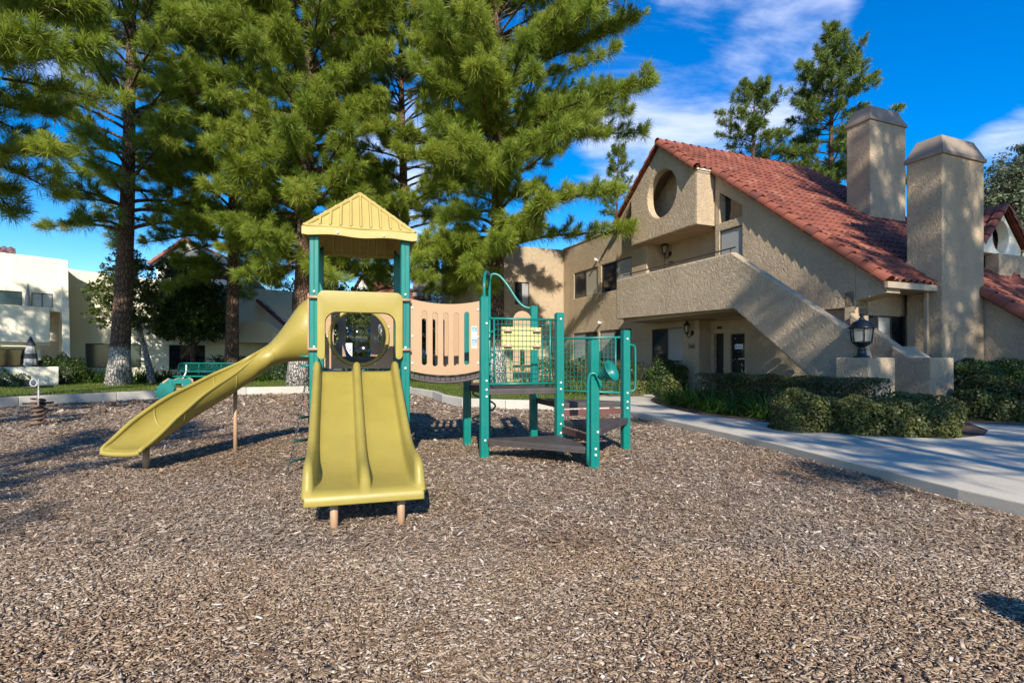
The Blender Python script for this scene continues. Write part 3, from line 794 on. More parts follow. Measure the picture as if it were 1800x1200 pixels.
# ---------------------------------------------------------------- playground structure
PR = R(17.0)
play = thing('play_structure', 'yellow and teal playground tower with two slides, tan bridge and stepped deck', 'play structure', (-0.41, 7.8, 0), PR)
PW = 0.0625
def post_mb(h, base=-0.12):
    w = PW; g = 0.006
    # square post with a shallow groove down each face and a rounded top
    prof = []
    for k in range(4):
        a = k * 90
        ca, sa = math.cos(R(a)), math.sin(R(a))
        for (x, y) in ((w, -w + 0.012), (w, -g), (w - 0.004, -g * 0.5), (w - 0.004, g * 0.5), (w, g), (w, w - 0.012)):
            prof.append((x * ca - y * sa, x * sa + y * ca))
    m = MB(); m.prism(prof, base, h)
    m.frustum((0, 0), h, w * 0.97, w * 0.97, h + 0.022, w * 0.72, w * 0.72)
    return m
BOLT = None
def bolts(parent, pts):
    global BOLT
    for (x, y, z) in pts:
        if BOLT is None: o = BOLT = MB().sphere((0, 0, 0), 0.018, 10, 6).build('bolt_cap', 'bolt_cap', parent, True)
        else: o = bolt_copy(parent)
        o.location = (x, y, z)
def bolt_copy(parent):
    o = BOLT.copy(); COL.objects.link(o); o.parent = parent
    KIDS.setdefault(parent.name, []).append(o); return o
def post(u, v, h, blt=()):
    mt = post_mb(h)
    o = mt.build('post', 'teal_paint', play, bevel=0.004)
    o.location = (u, v, 0)
    if blt: bolts(o, [(dx, -PW - 0.004, z) for dx, z in blt])
    return o
uL, uR = -2.349, -1.149
post(uL, 0, 3.16, [(0, 1.33), (0, 2.36), (0, 1.62)]); post(uR, 0, 3.16, [(0, 1.33), (0, 2.36), (0, 1.62)])
post(uL, 1.2, 3.16); post(uR, 1.2, 3.16); post(uL, 2.4, 2.30); post(uR, 2.4, 2.30)
post(0, 0, 2.36, [(0.02, 1.98), (0.02, 1.14), (0.02, 1.01), (0.02, 0.91), (0, 0.27)])
post(0, 1.2, 2.30)
post(1.19, 0, 2.15, [(0.0, 2.07), (0.0, 1.10), (0.0, 1.0), (0.03, 0.76), (0.03, 0.6), (0, 0.47), (0, 0.33)])
post(1.19, 1.2, 2.37)
post(2.33, 0, 1.90, [(0, 1.78), (0, 0.92), (0, 0.78), (0, 0.68)])
post(1.19, -1.2, 1.69, [(0.03, 0.50), (-0.0, 0.28), (0.0, 0.20)])
# decks (dark punched steel in vinyl)
def deck(name, poly, z, th=0.055, fas=0.09):
    m = MB(); m.prism(poly, z - th, z)
    n = len(poly)
    for i in range(n):
        a, b = Vector((*poly[i], 0)), Vector((*poly[(i + 1) % n], 0)); d = b - a; L = d.length; d.normalize()
        c = Vector((sum(p[0] for p in poly) / n, sum(p[1] for p in poly) / n, 0)); nn = Vector((-d.y, d.x, 0))
        if nn.dot(c - a) < 0: nn = -nn
        m.box(0.01, L - 0.01, 0.004, 0.03, z - fas, z - 0.004, basis(a, d, nn, (0, 0, 1)))
    o = m.build(name, 'deck_vinyl', play, bevel=0.008)
    return o
q = 0.07
deck('deck', [(uL + q, 0.0), (uR - q, 0.0), (uR - q, 1.2), (uL + q, 1.2)], 1.27)
deck('deck', [(uL + q, 1.24), (uR - q, 1.24), (uR - q, 2.4), (uL + q, 2.4)], 1.50)
deck('deck', [(0.03, -0.02), (1.16, -0.02), (1.16, 1.2), (0.03, 1.2)], 1.02)
deck('step', [(0.05, -0.04), (1.15, -0.06), (1.15, -1.15), (1.07, -1.2), (0.02, -0.12)], 0.30)
deck('step', [(1.24, -0.06), (2.30, -0.03), (2.33, -0.10), (1.31, -1.17), (1.24, -1.15)], 0.53)
deck('step', [(1.22, 0.05), (2.28, 0.05), (2.30, 0.12), (1.28, 1.16), (1.22, 1.14)], 0.78)
m = MB(); m.box(1.25, 2.27, 0.03, 0.05, 0.58, 0.67); m.build('riser', 'riser_brown', play, bevel=0.004)
m = MB(); m.box(1.205, 1.225, -1.13, -0.07, 0.335, 0.43); m.build('riser', 'riser_brown', play, bevel=0.004)
# tower roof: ribbed pyramid with a rolled edge
cu, cv, hw = (uL + uR) / 2, 0.6, 0.75
ZE, ZA = 3.20, 3.90
rf = MB()
rf.frustum((cu, cv), ZE - 0.09, hw, hw, ZE, hw * 0.985, hw * 0.985)
band = MB()
for k in range(4):
    Mk = Matrix.Translation((cu, cv, 0)) @ Matrix.Rotation(R(90 * k), 4, 'Z')
    N = 24
    vs = []
    for i in range(N + 1):
        x = -hw + 2 * hw * i / N
        wv = 0.012 * math.cos((i / N - 0.5) * math.pi * 4) * (1 if 0 < i < N else 0)
        vs += [(x, -hw, ZE - 0.10 - wv), (x, -hw - 0.0, ZE - wv * 0.5), (x * 0.965, -hw * 0.965, ZE + 0.012 - wv * 0.3), (x * 0.965, -hw * 0.965, ZE - 0.10 - wv)]
    fs = []
    for i in range(N):
        for j in range(4):
            j2 = (j + 1) % 4
            fs.append((i * 4 + j, (i + 1) * 4 + j, (i + 1) * 4 + j2, i * 4 + j2))
    band.add(vs, fs, Mk)
roof = MB()
for k in range(4):
    Mk = Matrix.Translation((cu, cv, 0)) @ Matrix.Rotation(R(90 * k), 4, 'Z')
    a = hw * 0.965
    # slope face with recessed panels: outer sheet, raised ribs
    roof.add([(-a, -a, ZE), (a, -a, ZE), (0, 0, ZA), (-a + 0.05, -a + 0.05, ZE - 0.03), (a - 0.05, -a + 0.05, ZE - 0.03), (0, 0, ZA - 0.045)], [(0, 1, 2), (5, 4, 3), (0, 3, 4, 1)], Mk)
    sl = Vector((0, a, ZA - ZE)).normalized(); nrm = Vector((0, -(ZA - ZE), a)).normalized()
    def on(x, f, up): # f: 0 at the eave, 1 at the apex
        p = Vector((x, -a, ZE)) + Vector((0, a, ZA - ZE)) * f + nrm * up
        return tuple(p)
    nr = 11
    for i in range(nr):
        x = -a + 2 * a * (i + 0.5) / nr
        ft = max(0.02, 1 - (abs(x) + 0.035) / a); w = 0.020
        f0 = 0.02
        for sgn in (1, -1):
            up = 0.050 if sgn > 0 else -0.115
            dn = 0.0 if sgn > 0 else -0.040
            roof.add([on(x - w, f0, dn), on(x + w, f0, dn), on(x + w, ft, dn), on(x - w, ft, dn), on(x - w * 0.6, f0, up), on(x + w * 0.6, f0, up), on(x + w * 0.6, ft, up), on(x - w * 0.6, ft, up)],
                     [(4, 5, 6, 7), (0, 1, 5, 4), (1, 2, 6, 5), (2, 3, 7, 6), (3, 0, 4, 7)], Mk)
    # hip ribs and the lip above the band
    roof.tube([tuple(Mk.inverted() @ (Mk @ Vector((-a, -a, ZE + 0.008)))), (0, 0, ZA + 0.006)], 0.030, 8, False, Mk)
    roof.tube([on(-a, 0.03, 0.012), on(a, 0.03, 0.012)], 0.024, 8, False, Mk)
ro = roof.build('tower_roof', 'roof_plastic', play)
band.build('roof_edge', 'roof_plastic', ro, bevel=0.006)
bolts(ro, [(cu - 0.30, cv - hw - 0.004, ZE - 0.055), (cu + 0.30, cv - hw - 0.004, ZE - 0.055)])
# double slide
SC_U = -1.75
def slide_double():
    hw = 0.535
    prof = []   # (x, height above the bed, outward weight) across the slide
    def rail(x0, s):  # bed side to outer side
        return [(x0, 0.0), (x0 + s * 0.03, 0.03), (x0 + s * 0.05, 0.10)]
    xs = [(-hw, -0.02), (-hw - 0.004, 0.55), (-hw + 0.004, 0.90), (-hw + 0.022, 1.0), (-hw + 0.042, 0.97), (-hw + 0.054, 0.80), (-hw + 0.060, 0.45), (-hw + 0.070, 0.18), (-hw + 0.095, 0.04), (-hw + 0.15, 0.0), (-0.28, 0.0),
          (-0.12, 0.0), (-0.062, 0.03), (-0.043, 0.16), (-0.034, 0.5), (-0.028, 0.84), (-0.016, 0.97), (0, 1.0)]
    xs = xs + [(-x, h) for x, h in xs[-2::-1]]
    st = []
    # d (distance out from the tower), z of bed, rail height outer, centre rail
    key = [(0.02, 1.275, 0.10, 0.10), (0.10, 1.262, 0.15, 0.14), (0.20, 1.215, 0.17, 0.15), (0.40, 1.115, 0.165, 0.13), (0.9, 0.895, 0.16, 0.11), (1.4, 0.675, 0.16, 0.11), (1.85, 0.485, 0.17, 0.12), (2.1, 0.405, 0.19, 0.13),
           (2.3, 0.362, 0.215, 0.145), (2.5, 0.345, 0.235, 0.155), (2.68, 0.340, 0.235, 0.15), (2.80, 0.338, 0.20, 0.11), (2.86, 0.336, 0.10, 0.05), (2.90, 0.331, 0.03, 0.018), (2.935, 0.315, 0.0, 0.0), (2.95, 0.285, 0.0, 0.0), (2.95, 0.245, 0.0, 0.0)]
    dd = np.array([k[0] for k in key])
    ds = sorted(set(list(np.linspace(0.02, 2.6, 30)) + [k[0] for k in key[9:]]))
    ts = []
    path = smooth_path([(k[0], 0, k[1]) for k in key], 4); ro_ = smooth_path([(k[0], k[2], k[3]) for k in key], 4)
    vs = []; nx = len(xs); ww = []
    for p, h in zip(path, ro_):
        for i, (x, f) in enumerate(xs):
            ho = h.y if abs(x) > 0.2 else h.z
            tw = 1.0 - 0.085 * min(1, p.x / 2.6); ww.append(tw) if i == 0 else None
            vs.append((SC_U - 0.055 + 0.014 * p.x + x * tw, -p.x, p.z + max(f, -0.1) * max(ho, 0)))
    fs = []
    for j in range(len(path) - 1):
        for i in range(nx - 1):
            fs.append((j * nx + i, j * nx + i + 1, (j + 1) * nx + i + 1, (j + 1) * nx + i))
    # outer cheeks down below the bed
    base = len(vs)
    for p, tw in zip(path, ww):
        dz = 0.055
        vs.append((SC_U - 0.055 + 0.014 * p.x - hw * tw, -p.x, p.z - dz)); vs.append((SC_U - 0.055 + 0.014 * p.x + hw * tw, -p.x, p.z - dz))
    for j in range(len(path) - 13):
        fs.append((base + 2 * j, j * nx, (j + 1) * nx, base + 2 * (j + 1)))
        fs.append((j * nx + nx - 1, base + 2 * j + 1, base + 2 * (j + 1) + 1, (j + 1) * nx + nx - 1))
    m = MB().add(vs, fs)
    o = m.build('double_slide', 'yellow_plastic', play, True, solid=0.018, shell=-1)
    for i, uu in enumerate((-0.27, 0.29)):
        MB().tube([(SC_U + uu, -2.83, -0.1), (SC_U + uu, -2.83, 0.315)], 0.034, 14).build('slide_leg', 'tan_pipe', o, True)
    return o
ds_ = slide_double()
# entrance hood over the double slide
outer = [(-0.555, 1.50)] + [(0.555 * -1, 1.50)][1:] + arc((-0.555 + 0.09, 2.37 - 0.09), 0.09, 180, 90, 6) + arc((0.555 - 0.09, 2.37 - 0.09), 0.09, 90, 0, 6) + [(0.555, 1.50)] + arc((0.505, 1.50), 0.045, -20, -160, 4) + [(0.46, 1.60)]
inner = arc((0.46 - 0.15, 2.09 - 0.15), 0.15, 0, 90, 6) + arc((-0.46 + 0.15, 2.09 - 0.15), 0.15, 90, 180, 6) + [(-0.46, 1.60)] + arc((-0.505, 1.50), 0.045, -20, -160, 4)
hood_prof = outer + inner
Mh = basis((SC_U, 0.03, 0), (1, 0, 0), (0, 0, 1), (0, -1, 0))
hm = MB().plate(hood_prof, [], 0.17, Mh)
hood = hm.build('slide_hood', 'yellow_plastic', play, False, bevel=0.030, seg=4)
hood.data.polygons.foreach_set('use_smooth', [True] * len(hood.data.polygons))
for uu in (uL, uR):
    for z in (1.59, 2.28):
        s = -1 if uu == uL else 1
        MB().tube([(uu - s * 0.14, -0.10, z), (uu + s * 0.075, -0.10, z)], 0.020, 10).build('hood_bracket', 'tan_pipe', hood, True)
# bubble panel at the back of the tower
Mb = basis((SC_U, 1.19, 0), (1, 0, 0), (0, 0, 1), (0, -1, 0))
hole = [(0.43 * math.cos(R(a)), 1.81 + 0.43 * math.sin(R(a))) for a in range(0, 360, 9)]
bp = MB().plate(rrect(-0.53, 0.53, 1.31, 2.26, 0.05), [hole], 0.02, Mb).build('bubble_panel', 'tan_plastic', play, bevel=0.004)
rg = MB().tube([(SC_U + 0.44 * math.cos(R(a)), 1.155, 1.81 + 0.44 * math.sin(R(a))) for a in range(0, 360, 9)], 0.032, 10, True, None)
rg.build('bubble_ring', 'yellow_plastic', bp, True)
bolts(bp, [(SC_U + 0.485 * math.cos(R(a)), 1.165, 1.81 + 0.485 * math.sin(R(a))) for a in range(20, 380, 40)])
dm = MB(); prof = [(0.43 * math.sin(R(a)), 0.26 * math.cos(R(a))) for a in range(90, -1, -9)]; prof[-1] = (0.002, 0.26)
dm.lathe(prof, 36, (0, 0, 0), basis((SC_U, 1.2, 1.81), (1, 0, 0), (0, 0, 1), (0, 1, 0)))
dmo = dm.build('bubble_window', 'clear_bubble', bp, True)
# rear climber with tan entry panels
for s in (-1, 1):
    pl = rrect(-0.17, 0.17, 1.36, 2.30, 0.09)
    sl = [rrect(-0.035, 0.035, 1.72, 2.1, 0.034)]
    MB().plate(pl, sl, 0.02, basis((SC_U + s * 0.385, 2.43, 0), (1, 0, 0), (0, 0, 1), (0, -1, 0))).build('entry_panel', 'tan_plastic', play, bevel=0.004)
U = [(SC_U + 0.27 * math.cos(R(a)), 2.62, 1.80 + 0.36 * math.sin(R(a))) for a in range(180, 361, 10)]
tr_ = MB(); tr_.tube(U, 0.035, 10)
for k in range(7):
    f = k / 6
    tr_.tube([(x, y + 1.5 * f, z - 1.3 * f) for x, y, z in U], 0.022, 8)
for idx in (0, 5, 9, 13, 18):
    x, y, z = U[idx]; tr_.tube([(x, y, z), (x, y + 1.5, z - 1.3)], 0.022, 8)
tr_.build('chute_climber', 'teal_paint', play, True)
# bridge: sagging floor and two slotted barriers
def bridge_panel(v, flip):
    L0, L1 = uR + 0.075, -0.075; n = 16
    def sag(x): t = (x - L0) / (L1 - L0); return -0.06 * 4 * t * (1 - t)
    top = [(L0 + (L1 - L0) * i / n, 2.31 + sag(L0 + (L1 - L0) * i / n)) for i in range(n + 1)]
    bot = [(L1 - (L1 - L0) * i / n, 1.29 + 1.1 * sag(L1 - (L1 - L0) * i / n)) for i in range(n + 1)]
    holes = []
    for k in range(5):
        x = L0 + (L1 - L0) * (0.195 + 0.1535 * k); s = sag(x)
        holes.append([(a, b + s) for a, b in rrect(x - 0.036, x + 0.036, 1.41, 2.18, 0.0355, 6)])
    o = MB().plate(top + bot, holes, 0.022, basis((0, v, 0), (1, 0, 0), (0, 0, 1), (0, -1, 0))).build('bridge_panel', 'tan_plastic', play, bevel=0.006)
    bolts(o, [(x, v - 0.024, z) for x in (L0 + 0.025, L1 - 0.025) for z in (1.4, 1.78, 2.18)])
    return o
pf = bridge_panel(0.0, 1); bridge_panel(1.22, 1)
bf = MB(); L0, L1 = uR + 0.06, -0.05
for i in range(14):
    t0, t1 = i / 14 + 0.004, (i + 1) / 14 - 0.004
    z0, z1 = 1.27 - 0.13 * 4 * t0 * (1 - t0) * 0.6, 1.27 - 0.13 * 4 * t1 * (1 - t1) * 0.6
    a, b = L0 + (L1 - L0) * t0, L0 + (L1 - L0) * t1
    bf.add([(a, 0.04, z0 - .05), (b, 0.04, z1 - .05), (b, 1.18, z1 - .05), (a, 1.18, z0 - .05), (a, 0.04, z0), (b, 0.04, z1), (b, 1.18, z1), (a, 1.18, z0)],
           [(3, 2, 1, 0), (4, 5, 6, 7), (0, 1, 5, 4), (1, 2, 6, 5), (2, 3, 7, 6), (3, 0, 4, 7)])
for v in (0.06, 1.14):
    bf.tube([(L0 + (L1 - L0) * i / 12, v, 1.20 - 0.32 * (i / 12) * (1 - i / 12)) for i in range(13)], 0.022, 8)
bf.build('bridge_floor', 'deck_vinyl', play)
# notices on the bridge panel
def decal(parent, x, z, w, h, v, mat):
    return MB().box(x - w / 2, x + w / 2, v - 0.0275, v - 0.022, z - h / 2, z + h / 2).build('notice', mat, parent)
nx = -0.155
d0 = decal(pf, nx, 1.775, 0.078, 0.32, 0.0, 'sticker_white')
for z0, z1 in ((1.855, 1.925), (1.68, 1.75)):
    nb = MB().box(nx - 0.036, nx + 0.036, -0.0295, -0.0276, z0, z1).build('notice_block', 'sticker_blue', pf)
MB().box(nx - 0.036, nx + 0.036, -0.0295, -0.0276, 1.655, 1.668).build('notice_stripe', 'ink_red', d0)
def print_lines(z, k, dz, w, yy, mat):
    m = MB()
    for i in range(k):
        x = nx - 0.030
        while x < nx - 0.030 + w - 0.004 * (i % 2):
            l = 0.006 + 0.006 * ((i * 7 + int(x * 900)) % 3) / 2
            m.box(x, x + l, yy - 0.0017, yy, z + i * dz, z + i * dz + dz * 0.4); x += l + 0.003
    return m.build('notice_print', mat, d0)
print_lines(1.765, 5, 0.016, 0.056, -0.0277, 'ink_black'); print_lines(1.63, 2, 0.013, 0.05, -0.0277, 'ink_black')
print_lines(1.870, 3, 0.015, 0.05, -0.0296, 'sticker_white'); print_lines(1.695, 3, 0.015, 0.05, -0.0296, 'sticker_white')

# wire guards
def guard(p0, p1, z0, z1, inset=0.0):
    a, b = Vector((*p0, 0)), Vector((*p1, 0)); d = b - a; L = d.length; d.normalize()
    Mg = basis(a, d, (-d.y, d.x, 0), (0, 0, 1))
    m = MB()
    m.tube([(0, 0, z1), (L, 0, z1)], 0.019, 10, False, Mg); m.tube([(0, 0, z0), (L, 0, z0)], 0.019, 10, False, Mg)
    for x in (0.10, L - 0.10): m.tube([(x, 0, z0), (x, 0, z1)], 0.014, 8, False, Mg)
    o = m.build('guard_frame', 'teal_paint', play, True)
    w = MB(); n = int((L - 0.2) / 0.063)
    for i in range(1, n): x = 0.10 + (L - 0.2) * i / n; w.tube([(x, 0.006, z0), (x, 0.006, z1)], 0.0042, 5, False, Mg)
    k = int((z1 - z0) / 0.075)
    for i in range(1, k): z = z0 + (z1 - z0) * i / k; w.tube([(0.10, -0.004, z), (L - 0.10, -0.004, z)], 0.0042, 5, False, Mg)
    w.build('wire_grid', 'teal_paint', o)
    return o
g1 = guard((0.05, -0.0), (1.14, -0.0), 1.09, 2.06)
guard((1.24, 1.15), (2.29, 0.05), 0.92, 1.81)
yb = MB().box(0.27, 0.90, 0.018, 0.036, 1.60, 1.94).build('activity_board', 'cream_plastic', g1, bevel=0.006)
for x in (0.36, 0.82):
    for z in (1.66, 1.89):
        MB().box(x - 0.065, x + 0.065, -0.035, -0.012, z - 0.022, z + 0.022).build('clamp', 'tan_plastic', g1, bevel=0.012, seg=3)
bolts(g1, [(x, -0.037, z) for x in (0.36, 0.82) for z in (1.66, 1.89)])
# barrier behind the upper deck
MB().plate(arc((0.98, 2.13), 0.17, 180, 0, 8) + [(1.15, 1.12), (0.81, 1.12)], [rrect(0.94, 1.02, 1.25, 2.02, 0.039)], 0.022, basis((0, 1.2, 0), (1, 0, 0), (0, 0, 1), (0, -1, 0))).build('entry_panel', 'tan_plastic', play, bevel=0.006)
MB().plate(rrect(0.09, 0.26, 1.12, 1.9, 0.06), [], 0.022, basis((0, 1.2, 0), (1, 0, 0), (0, 0, 1), (0, -1, 0))).build('entry_panel', 'tan_plastic', play, bevel=0.006)
# corkscrew climber with its handrail
cl = MB(); px_, py_ = 0.47, 1.5
cl.tube([(px_, py_, -0.1), (px_, py_, 2.9)], 0.024, 10)
cl.tube(smooth_path([(px_, py_, 2.86), (px_ + 0.05, py_ - 0.01, 2.96), (px_ + 0.17, py_ - 0.05, 2.93), (px_ + 0.30, py_ - 0.12, 2.76), (px_ + 0.45, py_ - 0.20, 2.50), (px_ + 0.56, py_ - 0.26, 2.38), (1.19, 1.2, 2.34)], 6), 0.024, 10)
cl.tube(smooth_path([(0.0, 0.0, 2.36), (0.0, 0.0, 2.58), (0.06, 0.20, 2.74), (0.20, 0.65, 2.86), (px_, py_, 2.95)], 6), 0.024, 10)
hel = [(px_ + 0.20 * math.cos(t) - 0.1, py_ + 0.20 * math.sin(t), 0.2 + 0.072 * t) for t in np.arange(0, 8 * math.pi, 0.3)]
cl.tube(hel, 0.017, 8)
cl.build('corkscrew_climber', 'teal_paint', play, True)
# talk tube on the front post, pull handle on the outer post
tt = MB()
bx, by = 1.19, -1.2
tt.tube(smooth_path([(bx - 0.10, by - 0.04, 0.08), (bx - 0.10, by - 0.04, 0.9), (bx - 0.10, by - 0.05, 1.18), (bx - 0.07, by - 0.07, 1.265), (bx - 0.01, by - 0.09, 1.26), (bx + 0.03, by - 0.10, 1.18), (bx + 0.06, by - 0.105, 1.10)], 6), 0.022, 10)
tto = tt.build('talk_tube', 'teal_paint', play, True)
d = Vector((0.50, -0.76, 0.42)).normalized(); ax = d.orthogonal().normalized(); ay = d.cross(ax)
MB().lathe([(0.026, -0.16), (0.05, -0.06), (0.095, 0.03), (0.138, 0.10), (0.146, 0.105), (0.138, 0.112), (0.09, 0.04), (0.045, -0.04), (0.005, -0.10)], 28, (0, 0, 0), basis((bx + 0.085, by - 0.17, 1.27), ax, ay, d)).build('horn', 'teal_dark', tto, True)
MB().tube(smooth_path([(2.38, 0, 1.69), (2.46, -0.01, 1.68), (2.50, -0.01, 1.60), (2.50, -0.01, 1.05), (2.46, -0.01, 0.95), (2.38, 0, 0.93)], 6), 0.017, 10).build('pull_handle', 'teal_paint', play, True)
# single winding slide on the left
def slide_wind():
    key = [  # u, v, bed z, half width, half height, opening half angle, bank (deg)
        (-2.43, 1.80, 1.43, 0.42, 0.52, 180, 0), (-2.62, 1.80, 1.44, 0.40, 0.48, 180, 0), (-2.85, 1.80, 1.43, 0.33, 0.33, 179, 0), (-3.05, 1.78, 1.38, 0.27, 0.21, 178, 0),
        (-3.20, 1.75, 1.28, 0.255, 0.19, 155, -2), (-3.40, 1.67, 1.13, 0.26, 0.25, 112, -4), (-3.65, 1.50, 0.95, 0.27, 0.29, 99, -4), (-3.90, 1.22, 0.77, 0.275, 0.30, 96, -2), (-4.12, 0.95, 0.62, 0.28, 0.30, 94, 2), (-4.28, 0.73, 0.49, 0.285, 0.29, 92, 5),
        (-4.40, 0.55, 0.39, 0.29, 0.26, 90, 4), (-4.49, 0.38, 0.33, 0.29, 0.20, 84, 2), (-4.55, 0.25, 0.315, 0.285, 0.13, 76, 0), (-4.59, 0.15, 0.312, 0.275, 0.07, 70, 0), (-4.61, 0.10, 0.290, 0.265, 0.04, 66, 0)]
    A = smooth_path([k[:3] for k in key], 4); B = smooth_path([k[3:6] for k in key], 4); C = smooth_path([(k[6], 0, 0) for k in key], 4)
    vs = []; fs = []; n = 28
    for i, (p, b, c) in enumerate(zip(A, B, C)):
        d = (A[min(i + 1, len(A) - 1)] - A[max(i - 1, 0)]); d.z = 0; d.normalize()
        sd = Vector((-d.y, d.x, 0))    # left of travel
        up = Vector((0, 0, 1)); bk = R(c.x)
        s2 = sd * math.cos(bk) + up * math.sin(bk) * -1; u2 = up * math.cos(bk) + sd * math.sin(bk)
        al = min(b.z, 179.2)
        for k in range(n + 1):
            ph = R(-al + 2 * al * k / n)
            sx = math.copysign(abs(math.sin(ph)) ** 0.75, math.sin(ph)) if al < 120 else math.sin(ph)
            vs.append(p + s2 * (b.x * sx) + u2 * (b.y * (1 - math.cos(ph))))
        # rolled rim
    for j in range(len(A) - 1):
        for k in range(n): fs.append((j * (n + 1) + k, (j + 1) * (n + 1) + k, (j + 1) * (n + 1) + k + 1, j * (n + 1) + k + 1))
    o = MB().add(vs, fs).build('winding_slide', 'yellow_plastic', play, True, solid=0.03, shell=0, bevel=0)
    # rims
    j0 = 17
    for e in (0, n):
        rim = [vs[j * (n + 1) + e] for j in range(j0, len(A))]
        MB().tube(rim, [0.006 + 0.022 * min(1, i / 6) for i in range(len(rim))], 8).build('slide_rim', 'yellow_plastic', o, True)
    # section joints
    for j in (13, 25, 36):
        ring = [vs[j * (n + 1) + k] for k in range(n + 1)]
        MB().tube(ring, 0.021, 6).build('section_joint', 'yellow_plastic', o, True)
    # exit lip
    jl = len(A) - 1
    MB().tube([Vector(vs[jl * (n + 1) + k]) + Vector((0, -0.0, -0.01)) for k in range(n + 1)], 0.035, 10).build('exit_lip', 'yellow_plastic', o, True)
    MB().tube([(-3.60, 1.56, -0.1), (-3.60, 1.56, 1.0)], 0.030, 12).build('slide_leg', 'tan_pipe', o, True)
    MB().tube([(-4.45, 0.46, -0.1), (-4.45, 0.46, 0.325)], 0.042, 12).build('slide_leg', 'tan_pipe', o, True)
    MB().plate(rrect(-0.47, 0.47, 1.44, 2.50, 0.16), [rrect(-0.36, 0.36, 1.50, 2.38, 0.2)], 0.03, basis((uL - 0.06, 1.82, 0), (0, 1, 0), (0, 0, 1), (-1, 0, 0))).build('mounting_panel', 'tan_plastic', o, bevel=0.006)
slide_wind()
# low tan side barrier of the tower
MB().plate(rrect(0.10, 1.10, 1.55, 2.36, 0.06), [rrect(0.3, 0.9, 1.7, 2.2, 0.1)], 0.02, basis((uL - 0.075, 0, 0), (0, 1, 0), (0, 0, 1), (-1, 0, 0))).build('side_panel', 'tan_plastic', play, bevel=0.005)
# chain ladder hanging at the left of the tower
def chain(p0, p1, sag, n):
    m = MB(); p0, p1 = Vector(p0), Vector(p1)
    L = (p1 - p0).length; step = 0.052; k = int(L / step)
    for i in range(k):
        t = (i + 0.5) / k; c = p0.lerp(p1, t) + Vector((0, 0, -sag * 4 * t * (1 - t)))
        d = (p1 - p0).normalized(); a = d.cross(Vector((0.3, 0.8, 0.1))).normalized(); b = d.cross(a)
        w = a if i % 2 else b
        m.tube([c + d * 0.034 * math.cos(q) + w * 0.017 * math.sin(q) for q in np.arange(0, 6.28, 6.2832 / 8)], 0.006, 5, True)
    return m
c1 = ((uL - 0.10, -0.02, 1.22), (uL - 0.30, -0.55, 0.0)); c2 = ((uL - 0.10, 0.35, 1.22), (uL - 0.02, -0.28, 0.02))
lad = chain(*c1, 0.10, 1).build('chain_ladder', 'chain_steel', play)
chain(*c2, 0.14, 1).build('chain', 'chain_steel', lad)
rg = MB()
for t in (0.35, 0.58, 0.8):
    a = Vector(c1[0]).lerp(Vector(c1[1]), t) + Vector((0, 0, -0.4 * t * (1 - t))); b = Vector(c2[0]).lerp(Vector(c2[1]), t) + Vector((0, 0, -0.56 * t * (1 - t)))
    rg.tube([a, b], 0.018, 10)
rg.build('rung', 'rung_green', lad, True)
tbr = MB().tube([(uL - 0.16 + 0.09 * math.cos(R(a)), 1.0 + 0.09 * math.sin(R(a)), 1.36) for a in range(0, 360, 20)], 0.018, 8, True).tube([(uL - 0.16 + 0.09 * math.cos(R(a)), 1.0 + 0.09 * math.sin(R(a)), 1.5) for a in range(0, 360, 20)], 0.018, 8, True).build('grip_ring', 'teal_paint', play, True)
